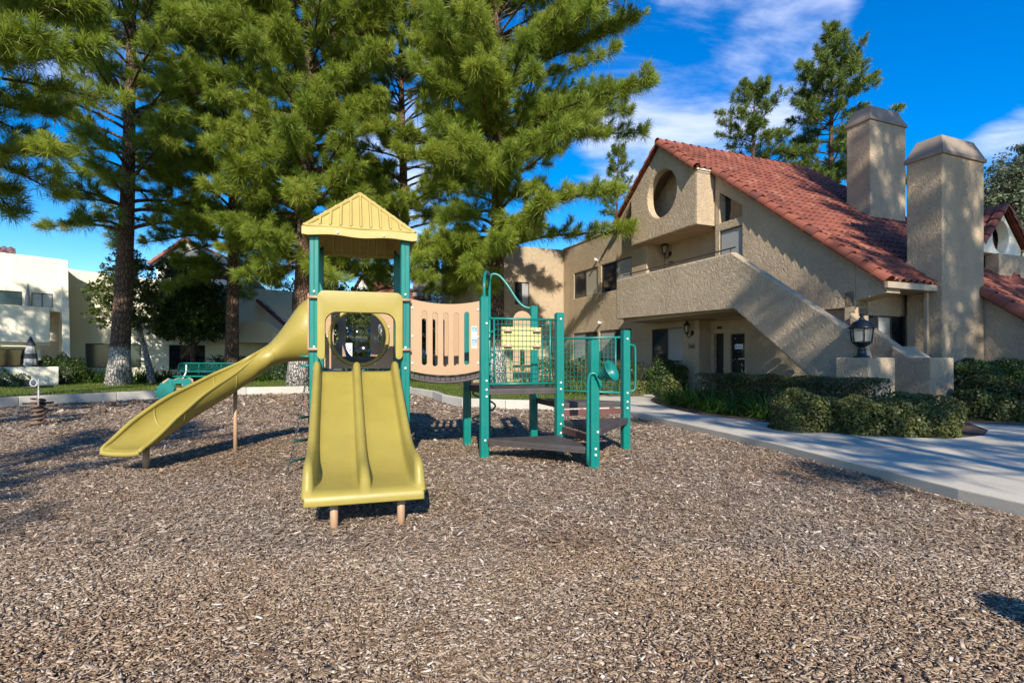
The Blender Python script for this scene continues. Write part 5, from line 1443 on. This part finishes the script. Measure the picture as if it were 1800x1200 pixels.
# patio wall and its closed parasol
off(MB().box(-13, a1_ + .2, -4.2, -4.0, lz, 1.12), 'patio_wall', 'cream_stucco', bevel=0.03)
pu = Face(lb, LR, 1, -3.2, -1, Q, LO).hit(54, 600)
um = thing('patio_umbrella', 'closed white and navy patio umbrella, shade put into its colour, behind the low wall of the cream building', 'umbrella', (Q[0] + math.cos(LR) * pu[0] + math.sin(LR) * 3.2, Q[1] + math.sin(LR) * pu[0] - math.cos(LR) * 3.2, lz))
MB().tube([(0, 0, 0), (0, 0, 2.35)], 0.025, 8).build('pole', 'white_metal', um, True)
MB().lathe([(0.27, 0.95), (0.25, 1.25)], 10).lathe([(0.22, 1.5), (0.15, 1.9)], 10).build('canopy', 'umbrella_cloth', um)
MB().lathe([(0.255, 1.252), (0.225, 1.50)], 10).lathe([(0.21, 1.89), (0.12, 2.05), (0.03, 2.30)], 10).build('canopy_band', 'umbrella_navy', um)
pu = Face(lb, LR, 1, -1.75, -1, Q, LO).hit(49, 540)
um = thing('balcony_umbrella', 'closed thin grey umbrella standing on the balcony of the cream building', 'umbrella', (Q[0] + math.cos(LR) * pu[0] + math.sin(LR) * 1.75, Q[1] + math.sin(LR) * pu[0] - math.cos(LR) * 1.75, 2.32))
MB().tube([(0, 0, 0), (0, 0, 2.9)], 0.02, 8).lathe([(0.2, 0), (0.2, 0.06), (0.03, 0.1)], 12).build('pole', 'white_metal', um, True)
MB().lathe([(0.10, 1.1), (0.15, 1.35), (0.10, 2.2), (0.02, 2.85)], 10).build('canopy', 'umbrella_cloth', um, True)

# ---------------------------------------------------------------- white gabled building behind the pines
Q2 = (-13.6, 36.0)
WR = R(6.0)
wbld = thing('apartment_building', 'white gabled apartment building in shade behind the pines with stair balcony', 'building', (Q2[0], Q2[1], lz), WR)
def W_y(v): return Face(wbld, WR, 1, v, -1, Q2, LO)
woff = lambda m, n, mat, **k: m.build(n, mat, k.pop('parent', wbld), off=LO, **k)
w0 = W_y(0.0)
wwn = w0.rect(422, 532, 441, 563); wlw = w0.rect(429, 611, 440, 625); wdr = w0.rect(392, 606, 403, 640)
ap, zap = w0.hit(330, 425); el, zel = w0.hit(276, 465); er, zer = w0.hit(512, 590)
w0.wall('front_wall', [(el, lz), (er + 1.2, lz), (er + 1.2, zer - .8), (ap + 2.2, zap - 1.0), (ap, zap), (el, zel)], [wwn, wlw], 0.35, 'white_stucco')
w0.window(wwn, ('tinted_glass',)); w0.window(wlw, ('glass',))
w1_ = W_y(-2.2)
ba, bz = w1_.hit(384, 563); bb_, bz2 = w1_.hit(463, 563); bc, bz3 = w1_.hit(384, 602); bd, bz4 = w1_.hit(520, 612); be, bz5 = w1_.hit(468, 602)
w1_.wall('balcony', [(ba, bz3), (be, bz3), (bd, bz4 - .7), (bd + 1.3, lz), (bd + 2.5, lz), (bd + 0.3, bz4 + .3), (bb_, bz2), (ba, bz)], [], 0.25, 'white_stucco', bevel=0.04)
woff(MB().box(ba, be, -1.94, -.01, bz3, bz3 + .15), 'balcony_floor', 'white_stucco')
woff(MB().box(ba, ba + .22, -1.94, -.01, bz3 + .16, bz), 'balcony_end', 'white_stucco')
woff(MB().box(el + .1, er + 1.0, 0.36, 8, lz, zer - 1.0), 'core_wall', 'white_stucco')
sl1 = Vector((ap - el, 0, zap - zel)); sl2 = Vector((er + 1.2 - ap, 0, zap - zer + .8))
wr = tile_field((er + 1.2, -0.25, zer - .8 + .08 - lz), (0, 1, 0), Vector((-(er + 1.2 - ap), 0, zap - zer + .8)), 7, sl2.length).build('roof', 'roof_tile', wbld)
tile_field((el - .3, 6.75, zel - .1 - lz), (0, -1, 0), sl1, 7, sl1.length + .3).build('roof_back', 'roof_tile', wr)
barrel_row((er + 1.2, -.25, zer - .7 - lz), (ap, -.25, zap + .15 - lz), 0.14, 20, (0, 0, 1)).build('edge_tiles', 'roof_tile', wr)
barrel_row((el - .3, -.25, zel - lz), (ap, -.25, zap + .15 - lz), 0.14, 7, (0, 0, 1)).build('edge_tiles', 'roof_tile', wr)

# ---------------------------------------------------------------- distant house seen between the tower and the wing
dh = thing('distant_house', 'distant house with red tiled gable and brown chimney seen between the pines', 'house', (-12.5, 58, lz), R(-12))
m = MB(); m.box(-6, 7, 0, 8, 0, 7.6); m.prism([(-6, 7.6), (-2.6, 7.6), (-4.3, 10.2)], -0.1, 7.9, basis((0, 8, 0), (1, 0, 0), (0, 0, 1), (0, -1, 0)))
m.build('wall', 'white_stucco', dh)
r_ = tile_field((-2.3, -.3, 7.45), (0, 1, 0), Vector((-2.0, 0, 3.0)), 8.6, 3.55).build('roof', 'roof_tile', dh)
tile_field((-6.3, 8.3, 7.45), (0, -1, 0), Vector((2.0, 0, 3.0)), 8.6, 3.55).build('roof_back', 'roof_tile', r_)
tile_field((-2.0, -.3, 7.65), (1, 0, 0), Vector((0, 3.5, 1.4)), 9.3, 5.0).build('lower_roof', 'roof_tile', r_)
MB().box(1.3, 3.3, 1, 2.6, 7.8, 11.0).build('chimney', 'cap_metal', dh)
MB().box(3.9, 6.3, -.2, 1.6, 7.6, 9.3).frustum((5.1, .7), 9.31, 1.35, 1.1, 10.3, .7, .5).build('roof_vent', 'white_stucco', dh)
MB().plate(arc((-4.3, 8.6), .28, 0, 180, 8) + [(-4.58, 8.0), (-4.02, 8.0)], [], .05, basis((0, -.12, 0), (1, 0, 0), (0, 0, 1), (0, -1, 0))).build('vent', 'ink_black', dh)

# ---------------------------------------------------------------- bench, spring riders, sign
bx_, by_ = at_depth(393, 22.9)
by_ = 24.3; bx_ = (366 - CX) / FPX * by_
LZ = 0.24
bench = thing('park_bench', 'teal mesh bench on white posts standing on the lawn behind the curb', 'bench', (bx_, by_, LZ), R(3))
hw_ = 1.42
fr_m = MB(); fr_m.tube([(x, 0.16, z) for x, z in rrect(-hw_, hw_, 0.66, 1.05, 0.14, 5)], 0.024, 8, True)
for x in (-0.5, 0.5): fr_m.tube([(x, 0.16, 0.66), (x, 0.16, 1.05)], 0.014, 6)
bk_o = fr_m.build('backrest', 'teal_paint', bench, True)
wm = MB()
for i in range(1, 56): x = -hw_ + 2 * hw_ * i / 56; wm.tube([(x, 0.16, 0.67), (x, 0.16, 1.04)], 0.004, 4)
for i in range(1, 7): z = 0.66 + 0.39 * i / 7; wm.tube([(-hw_, 0.163, z), (hw_, 0.163, z)], 0.004, 4)
wm.build('wire_grid', 'teal_paint', bk_o)
sm = MB(); sm.tube([(x, y, 0.45) for x, y in rrect(-hw_ - .02, hw_ + .02, -0.30, 0.10, 0.12, 5)], 0.034, 8, True)
for i in range(1, 50): x = -hw_ + 2 * hw_ * i / 50; sm.tube([(x, -0.29, 0.452), (x, 0.09, 0.452)], 0.007, 4)
for i in range(1, 6): sm.tube([(-hw_, -.3 + .4 * i / 6, .447), (hw_, -.3 + .4 * i / 6, .447)], 0.007, 4)
sm.build('seat', 'teal_paint', bench, True)
for x in (-1.08, 1.08):
    MB().tube([(x, -0.06, -0.1), (x, -0.06, 0.44)], 0.05, 12).tube([(x, -0.06, 0.40), (x, 0.06, 0.50), (x, 0.19, 0.66), (x, 0.19, 0.98)], 0.032, 8).build('leg', 'white_metal', bench, True)

def spring(r, z0, z1, turns, wire):
    return MB().tube([(r * math.cos(t), r * math.sin(t), z0 + (z1 - z0) * t / (turns * 6.283)) for t in np.arange(0, turns * 6.283, 0.35)], wire, 8)
gx, gy = ground_pt(67, 748)
rd = thing('spring_rider', 'grey spring rider seen end on, with handles and coil spring', 'spring rider', (gx, gy, 0), R(43))
spring(0.115, 0.0, 0.60, 6.5, 0.024).build('spring', 'rusty_coil', rd, True)
pf_ = [(-0.40, 0.46), (0.30, 0.46), (0.42, 0.62), (0.36, 0.80), (0.40, 0.98), (0.28, 1.04), (0.20, 0.92), (0.10, 0.70), (-0.15, 0.66), (-0.34, 0.74), (-0.46, 0.66)]
for x in (0.0,): MB().plate(pf_, [], 0.025, basis((x - .0125, 0, 0), (0, -1, 0), (0, 0, 1), (1, 0, 0))).build('side_panel', 'grey_paint', rd, bevel=0.008)
MB().box(-0.11, 0.11, 0.02, 0.24, 0.685, 0.715).build('seat', 'deck_vinyl', rd, bevel=0.015)
MB().tube([(-0.24, -0.22, 0.86), (0.24, -0.22, 0.86)], 0.02, 8).tube([(-0.26, -0.05, 0.50), (0.26, -0.05, 0.50)], 0.022, 8).build('handlebar', 'chain_steel', rd, True)
MB().lathe([(0.14, -0.02), (0.14, 0.02), (0.02, 0.03)], 16).build('base_plate', 'chain_steel', rd)
MB().box(-0.09, 0.09, -0.10, 0.10, 0.42, 0.455).build('saddle_plate', 'chain_steel', rd)
MB().tube([(0.055 * math.cos(t) - .075, -0.25, 0.95 + 0.075 * math.sin(t)) for t in np.arange(0, 6.28, 0.4)], 0.016, 8, True).build('grip_loop', 'grey_paint', rd, True)

gx, gy = ground_pt(303, 704.5)
gx, gy = at_depth(303, 17.4)
tk_ = thing('spring_rider', 'teal dinosaur shaped spring rider with tan seat beside the winding slide', 'spring rider', (gx, gy, 0), R(25))
spring(0.11, 0.0, 0.26, 3, 0.022).build('spring', 'chain_steel', tk_, True)
MB().lathe([(0.14, -0.02), (0.14, 0.02), (0.02, 0.03)], 16).build('base_plate', 'chain_steel', tk_)
head = [(0.0, 0.18), (0.07, 0.10), (0.13, 0.17), (0.17, 0.09), (0.23, 0.16), (0.27, 0.26), (0.35, 0.33), (0.30, 0.42), (0.34, 0.52), (0.28, 0.60), (0.24, 0.70), (0.16, 0.64), (0.10, 0.74), (0.03, 0.66), (-0.06, 0.70), (-0.08, 0.60), (-0.18, 0.55), (-0.14, 0.46), (-0.24, 0.38), (-0.18, 0.32), (-0.22, 0.22), (-0.12, 0.24), (-0.10, 0.12)]
MB().plate(head, [], 0.03, basis((-0.22, -0.34, 0.02), (1, 0, 0), (0, 0, 1), (0, -1, 0))).build('head_panel', 'teal_paint', tk_, bevel=0.008)
bodyp = [(-0.45, 0.30), (-0.2, 0.26), (0.2, 0.26), (0.46, 0.30), (0.52, 0.56), (0.47, 0.80), (0.36, 0.86), (0.22, 0.80), (0.06, 0.86), (-0.08, 0.80), (-0.24, 0.84), (-0.40, 0.72)]
MB().plate(bodyp, [rrect(-0.06, 0.2, 0.44, 0.66, 0.05)], 0.025, basis((0.10, 0.14, 0), (1, 0, 0), (0, 0, 1), (0, -1, 0))).build('side_panel', 'tan_plastic', tk_, bevel=0.006)
MB().plate(bodyp, [rrect(-0.06, 0.2, 0.44, 0.66, 0.05)], 0.025, basis((0.14, -0.12, 0), (0.85, 0, 0), (0, 0, 1), (0, -1, 0))).build('side_panel', 'teal_paint', tk_, bevel=0.006)
MB().box(-0.16, 0.40, -0.16, 0.16, 0.47, 0.52).build('seat', 'tan_plastic', tk_, bevel=0.015)

sx_, sy_ = at_depth(613, 17.0)
sg = thing('prohibition_sign', 'small white sign with a crossed black circle on a thin post behind the tower', 'sign', (sx_, sy_, 0), R(-8))
MB().box(-.02, .02, -.02, .02, -.1, 1.95).build('post', 'chain_steel', sg)
sb = MB().box(-.13, .13, -.035, -.022, 1.50, 1.98).build('sign_panel', 'sticker_white', sg, bevel=.004)
mk = MB().tube([(0.085 * math.cos(t), -.037, 1.80 + .085 * math.sin(t)) for t in np.arange(0, 6.28, .3)], .010, 6, True)
mk.tube([(-.06, -.037, 1.86), (.06, -.037, 1.74)], .009, 6).tube([(-.05, -.037, 1.76), (0.0, -.037, 1.83), (.05, -.037, 1.80)], .008, 6)
for i in range(3): mk.box(-.09, .09 - .02 * i, -.0375, -.0352, 1.55 + .035 * i, 1.562 + .035 * i)
mk.build('symbol', 'ink_black', sb)

# ---------------------------------------------------------------- planting
def T(px, Y, z=LZ): x, y = at_depth(px, Y); return (x, y, z)
# hedges by the large building (own axes: along the long front)
def bpos(s, t, z=0.10): return (c_ * s - s_ * t, s_ * s + c_ * t, z)
shrub('hedge', 'long clipped hedge with reddish new leaves along the stair wall', bpos(10.95, 9.5), BR + R(90), 2.55, 0.52, 0.95, 30000, 0.028, 21, 'red_tip_leaves', None, 'hedge', 9, 0.55, 0.03)
shrub('shrub', 'light green rounded shrub at the left end of the front row by the walkway', (5.55, 10.0, 0.10), R(-12), 0.62, 0.55, 0.74, 9000, 0.028, 22, 'pale_shrub_leaves', 'light green shrubs along the walkway', 'shrub', 3.0, 0.2, 0.10)
shrub('shrub', 'light green rounded shrub in the middle of the front row by the pillar', (6.45, 9.55, 0.10), R(-8), 0.66, 0.55, 0.68, 9000, 0.028, 23, 'pale_shrub_leaves', 'light green shrubs along the walkway', 'shrub', 3.0, 0.2, 0.10)
shrub('shrub', 'light green rounded shrub at the right end of the front row', (7.35, 9.6, 0.10), R(6), 0.64, 0.60, 0.70, 9000, 0.028, 24, 'pale_shrub_leaves', 'light green shrubs along the walkway', 'shrub', 3.0, 0.2, 0.10)
shrub('shrub', 'dark glossy shrub below the ground floor window left of the number', T(1172, 20.3, 0.06), 0, 0.85, 0.6, 1.35, 9000, 0.035, 25, 'hedge_leaves', None, 'shrub', 3.5)
shrub('hedge', 'sunlit clipped hedge with reddish top seen through the wire guard', T(1062, 20.9, 0.2), R(25), 1.75, 0.7, 1.12, 16000, 0.034, 26, 'red_tip_leaves', None, 'hedge', 4, 0.35, 0.08)
shrub('shrub', 'low yellow green shrub at the corner of the path before the hedge', T(1098, 19.3, 0.2), 0, 0.75, 0.45, 0.50, 4500, 0.03, 27, 'pale_shrub_leaves', None, 'shrub', 2.5)
shrub('hedge', 'dark green hedge at the foot of the left wall of the court', T(985, 25.5, 0.2), R(20), 2.4, 0.6, 1.25, 12000, 0.04, 28, 'hedge_leaves', None, 'hedge', 4)
shrub('hedge', 'tall dark green hedge against the wall right of the stair', bpos(17.3, 7.95), BR, 2.3, 0.5, 1.22, 18000, 0.034, 29, 'hedge_leaves', None, 'hedge', 8)
shrub('shrub', 'rounded shrub with sunlit top right of the stair end wall', (10.85, 12.0, 0.10), 0, 0.80, 0.65, 0.92, 13000, 0.032, 30, 'red_tip_leaves', None, 'shrub', 2.6)
shrub('shrub', 'bushy shrub at the right edge of the picture beside the path', (12.35, 11.9, 0.10), 0, 0.75, 0.65, 1.0, 12000, 0.032, 31, 'red_tip_leaves', None, 'shrub', 2.6)
# strap-leaved clumps
rs_ = random.Random(9)
spots = [(5.15, 17.0), (5.0, 15.8), (5.55, 16.2), (5.05, 14.8), (5.6, 14.9), (5.15, 13.7), (5.75, 13.7), (5.35, 12.8), (6.0, 12.7), (5.75, 11.9), (6.5, 11.9), (6.3, 11.1), (6.9, 11.2), (5.95, 15.6), (6.3, 13.4), (6.95, 10.6)]
words = ['nearest the door wall at the far end', 'second from the far end at the path edge', 'behind the far path-edge clump', 'at the bend of the walkway', 'behind the clump at the bend', 'along the walkway past the bend', 'between bend and hedge', 'at the inner curve of the walkway', 'against the hedge middle', 'at the walkway edge before the pale shrubs', 'under the hedge before the stair', 'next to the leftmost pale shrub', 'between hedge and pale shrubs', 'deep by the end of the hedge', 'against the left half of the hedge', 'behind the middle pale shrub']
for i, ((x, y), w) in enumerate(zip(spots, words)):
    strap_clump('strap_leaf_plant', 'green strap leaved clump ' + w, (x, y, 0.10), 0.62, rs_.uniform(0.58, 0.80), 150, 100 + i, 'strap leaved clumps along the walkway')
for i, (px, Y, w) in enumerate([(1012, 18.7, 'left of the path seen through the wire guard'), (1040, 18.9, 'beside the path in front of the sunlit hedge'), (968, 19.6, 'behind the stepped deck, leftmost by the curb'), (1182, 12.6, 'with fresh leaves at the right of the bed')]):
    if i == 3: continue
    strap_clump('strap_leaf_plant', 'sunlit strap leaved clump ' + w, T(px, Y, 0.24), 0.5, 0.62, 90, 130 + i, 'strap leaved clumps by the path', mat='grass_blades', wd=0.02)
shrub('shrub', 'pale blossoming bush below the window left of the number', T(1178, 18.6, 0.06), 0, 0.4, 0.4, 0.75, 2600, 0.04, 41, 'pale_shrub_leaves', None, 'shrub', 2.4)
# left side
shrub('shrub', 'big dark rounded bush before the buttress of the cream building', T(103, 26.3), R(40), 1.25, 0.95, 1.35, 11000, 0.045, 32, 'hedge_leaves', None, 'shrub', 2.8)
shrub('shrub', 'low sunlit bush before the patio wall at the left', T(55, 24.9), R(40), 0.8, 0.6, 0.78, 5000, 0.045, 33, 'hedge_leaves', None, 'shrub', 2.5)
shrub('shrub', 'low dark bush at the left edge of the picture', T(8, 24.0), R(40), 0.9, 0.7, 0.82, 5000, 0.045, 34, 'hedge_leaves', None, 'shrub', 2.5)
for i, (px, Y, w) in enumerate([(170, 27.4, 'left of the whitewashed pine'), (236, 27.6, 'right of the whitewashed pine'), (262, 28.0, 'before the pale trunked tree'), (292, 28.2, 'right of the pale trunked tree'), (322, 28.6, 'left of the bench before the dark window'), (350, 28.9, 'behind the left end of the bench'), (450, 29.5, 'behind the right end of the bench'), (150, 27.2, 'beside the big dark bush')]):
    strap_clump('strap_leaf_plant', 'tall grassy green clump ' + w, T(px, Y), 0.9, 1.0, 170, 150 + i, 'grassy clumps along the cream building', mat='strap_leaves', wd=0.02)
shrub('hedge', 'dark hedge behind the lawn seen under the winding slide', T(470, 31), R(5), 3.4, 0.8, 1.3, 12000, 0.05, 35, 'hedge_leaves', None, 'hedge', 4)
shrub('hedge', 'dark hedge behind the lawn seen beneath the tan bridge', T(760, 30), R(0), 4.5, 0.9, 1.4, 15000, 0.05, 36, 'hedge_leaves', None, 'hedge', 4)
leafy_tree('small_tree', 'broad leaved bush tree seen through the round bubble window', T(632, 27), 3.6, 0.07, [(0, 0, 2.4, 1.2), (-.6, .2, 1.7, .9), (.7, 0, 1.8, .9), (0, 0, 3.2, .8)], 6000, 0.07, 61, 'tree_leaves', 'pine_bark')
# pale trunked small tree left
leafy_tree('small_tree', 'small tree with slanting pale trunk and loose green leaves before the cream building', T(268, 27.0), 5.0, 0.17,
           [(-1.5, 0, 4.6, 1.1), (-2.3, -.2, 3.6, .8), (-1.9, .2, 5.6, .9), (-.9, 0, 5.9, .9), (-.5, -.2, 3.4, .8), (-2.9, 0, 4.6, .6), (-.4, .3, 4.7, 1.0), (-1.3, 0, 6.5, .6)], 9000, 0.075, 62, 'tree_leaves', 'pale_bark', (-1.3, 0.2))
# dense dark tree in the shade
leafy_tree('dense_tree', 'dense dark leafy tree in the shade left of the bench', T(338, 30.5), 6.5, 0.16,
           [(0, 0, 3.6, 1.5), (-1.3, 0, 4.4, 1.2), (1.0, 0, 4.4, 1.3), (0, 0, 5.6, 1.4), (1.5, 0, 3.2, 1.0), (-.9, 0, 6.3, 1.0), (.8, 0, 6.6, .9), (-1.6, 0, 3.2, .9)], 26000, 0.085, 63, 'hedge_leaves', 'pine_bark')

# ---------------------------------------------------------------- tall pines
BIG = [(0, 3.4), (0.1, 4.6), (0.35, 4.8), (0.7, 4.0), (1, 0.8)]
PK = dict(m=135, ln=0.43, wd=0.0088)
pine('pine_tree', 'tall pine with whitewashed trunk foot at the left of the lawn', T(208, 25.2), 25, 0.44, [(0, 3.4), (0.2, 4.4), (0.6, 4.2), (1, 0.5)], 7.2, 4.8, 71, bend=(0.9, 0.3), bark_mat='painted_bark', dead=0.05, skew=(R(-30), 0.35), whorl=0.72, **PK)
pine('pine_tree', 'tall pine with dark trunk standing behind the teal bench', T(407, 28.5), 26, 0.36, BIG, 5.6, 5.6, 72, bend=(0.2, 0), whorl=0.50, **PK)
pine('pine_tree', 'tall pine with whitewashed trunk foot rising behind the winding slide', T(523, 24.6), 25, 0.42, [(0, 3.2), (0.15, 4.3), (0.5, 4.5), (1, 0.6)], 5.3, 6.0, 73, bend=(0.9, 0.2), bark_mat='painted_bark', whorl=0.52, **PK)
pine('pine_tree', 'tall pine standing behind the tan bridge, its dark trunk above the guard', T(872, 24.6), 26, 0.40, [(0, 3.8), (0.12, 4.7), (0.35, 4.5), (0.6, 4.9), (1, 0.7)], 4.8, 7.2, 74, bend=(0.1, 0.2), bark_mat='painted_bark', skew=(R(-40), 0.42), whorl=0.40, keep=lambda az, z: z > 10.0 or not ((az + 0.60) % 6.2832 < 3.1), **PK)
pine('pine_tree', 'tall pine standing behind the tower, its trunk hidden by the roof', T(712, 30), 26, 0.36, BIG, 5.0, 5.6, 75, bend=(-0.2, 0), whorl=0.55, **PK)
pine('pine_tree', 'pine at the left edge of the picture with sunlit boughs reaching in', T(-70, 15.5), 18, 0.32, [(0, 2.2), (0.3, 3.0), (0.7, 3.2), (1, 0.5)], 6.4, 6.0, 76, skew=(0, 0.15), whorl=0.62, **PK)
# pines and trees far behind the roofs
FARP = [(0, 3.6), (0.3, 3.2), (0.7, 1.7), (1, 0.25)]
pine('pine_tree', 'tall slender pine behind the red roof, left of the rear chimney', T(1462, 42, 0), 27.6, 0.40, [(0, 4.6), (0.35, 4.0), (0.7, 2.3), (1, 0.3)], 14.0, 4.2, 77, 'pines behind the red roof', mat='far_needles', m=64, ln=0.50, wd=0.020, whorl=0.72, spread=1.2)
pine('pine_tree', 'shorter pine behind the red roof with a forked airy crown', T(1325, 44, 0), 24.2, 0.36, [(0, 3.6), (0.4, 3.1), (0.75, 2.1), (1, 0.4)], 14.0, 3.8, 78, 'pines behind the red roof', mat='far_needles', m=60, ln=0.50, wd=0.020, whorl=0.8, spread=1.2)
pine('pine_tree', 'young pine top rising behind the left slope of the red roof', T(1086, 48, 0), 21.0, 0.28, [(0, 2.0), (0.6, 1.2), (1, 0.3)], 13.0, 3.2, 79, 'pines behind the red roof', mat='far_needles', m=40, ln=0.42, wd=0.022, whorl=0.9, spread=1.2)
leafy_tree('grey_leaved_tree', 'grey green leafy tree behind the small roof gable at the right edge', T(1800, 34, 0), 12.5, 0.35, [(-1.5, 0, 12.3, 1.8), (0, 0, 13.3, 2.0), (2, 0, 12.4, 2.0), (-.6, 0, 10.6, 2.0), (1.5, 0, 10.3, 2.2), (-2.2, 0, 11, 1.2), (.5, 0, 14.4, 1.2)], 26000, 0.10, 64, 'grey_leaves', 'pale_bark')
leafy_tree('background_tree', 'rounded green tree far behind the white gabled building', T(560, 52), 9, 0.3, [(0, 0, 7, 3), (-3, 0, 5.5, 2.5), (3, 0, 6, 2.5), (0, 0, 4, 3)], 14000, 0.16, 65, 'hedge_leaves', 'pine_bark')
leafy_tree('background_tree', 'rounded green tree far behind, between tower and bridge', T(800, 46), 7, 0.3, [(0, 0, 5.5, 2.5), (-3, 0, 4.0, 2.2), (3, 0, 4.4, 2.2), (0, 0, 3, 2.5)], 12000, 0.14, 66, 'hedge_leaves', 'pine_bark')

# ---------------------------------------------------------------- trees behind the viewpoint, whose shade falls into the picture
def shade(label, x, y, H, z0, rad, seed, dens=4.2, m=26, wd=0.028, whorl=0.7):
    pine('pine_tree', label, (x, y, 0), H, 0.3, [(0, rad * 0.8), (0.3, rad), (0.7, rad * 0.75), (1, 0.5)], z0, dens, seed, 'pines behind the viewpoint', m=m, ln=0.45, wd=wd, whorl=whorl)
shade('tall pine behind the viewpoint on the right, shading the walkway', 9.9, -8.0, 17.6, 9.0, 3.3, 81, 3.2, 18, 0.028, 0.70)
shade('shorter pine behind the viewpoint, dappling the bend of the walkway', 7.5, -8.6, 14.8, 9.0, 2.7, 88, 3.2, 19, 0.028, 0.62)
shade('tall pine behind the viewpoint far right, shading the chimneys', 16.9, -8.5, 30.0, 10.2, 3.9, 82, 3.6, 22)
shade('pine behind the viewpoint at the right edge of the concrete', 20.5, -7.0, 22.0, 8.0, 3.4, 83, 3.4, 22)
shade('pine behind the viewpoint between the two tall right pines', 13.9, -9.0, 20.8, 10.2, 2.7, 84, 3.6, 22)
shade('pine behind the viewpoint on the left, dappling the wood chips', -5.4, -7.5, 11.5, 6.2, 2.0, 85, 2.4, 16, 0.028, 0.9)
shade('pine behind the viewpoint far left, dappling the curb side', -11.5, -6.0, 15.0, 7.2, 3.2, 86, 2.4, 18, 0.028, 0.95)
shade('pine outside the left edge, shading the patio wall and balcony', -22.0, 11.5, 13.6, 6.2, 2.7, 87, 4.2, 24, 0.028, 0.65)
lp = thing('shadow_caster', 'unseen pole with a wide head, added behind the viewpoint to shade the chips at the right edge', 'shadow caster', (3.36, -2.22, 0))  # made-up pole and head, added out of view only to cast a small shadow
MB().lathe([(0.10, -0.1), (0.10, 0.12), (0.045, 0.2), (0.035, 2.78), (0.05, 2.82)], 14).build('pole', 'dark_iron', lp, True)
MB().lathe([(0.06, 2.82), (0.13, 2.9), (0.17, 3.14), (0.19, 3.15), (0.12, 3.25), (0.03, 3.3)], 16).build('caster_head', 'dark_iron', lp, True)
# pine cones and dropped twigs near the curb
cn = None
for i, (px, py) in enumerate([(196, 713), (237, 709), (270, 712), (180, 726), (150, 707)]):
    x, y = ground_pt(px, py)
    if cn is None:
        cn = MB().sphere((0, 0, 0.06), 0.11, 12, 8, None, 0.65).build('pine_cone', 'pine_bark', None, True); o = cn
    else:
        o = cn.copy(); COL.objects.link(o)
    o.location = (x, y, 0); o.rotation_euler = (0, 0, i * 1.1)
    tag(o, 'brown pine cone lying on the wood chips near the left curb', 'pine cone', 'pine cones near the left curb')
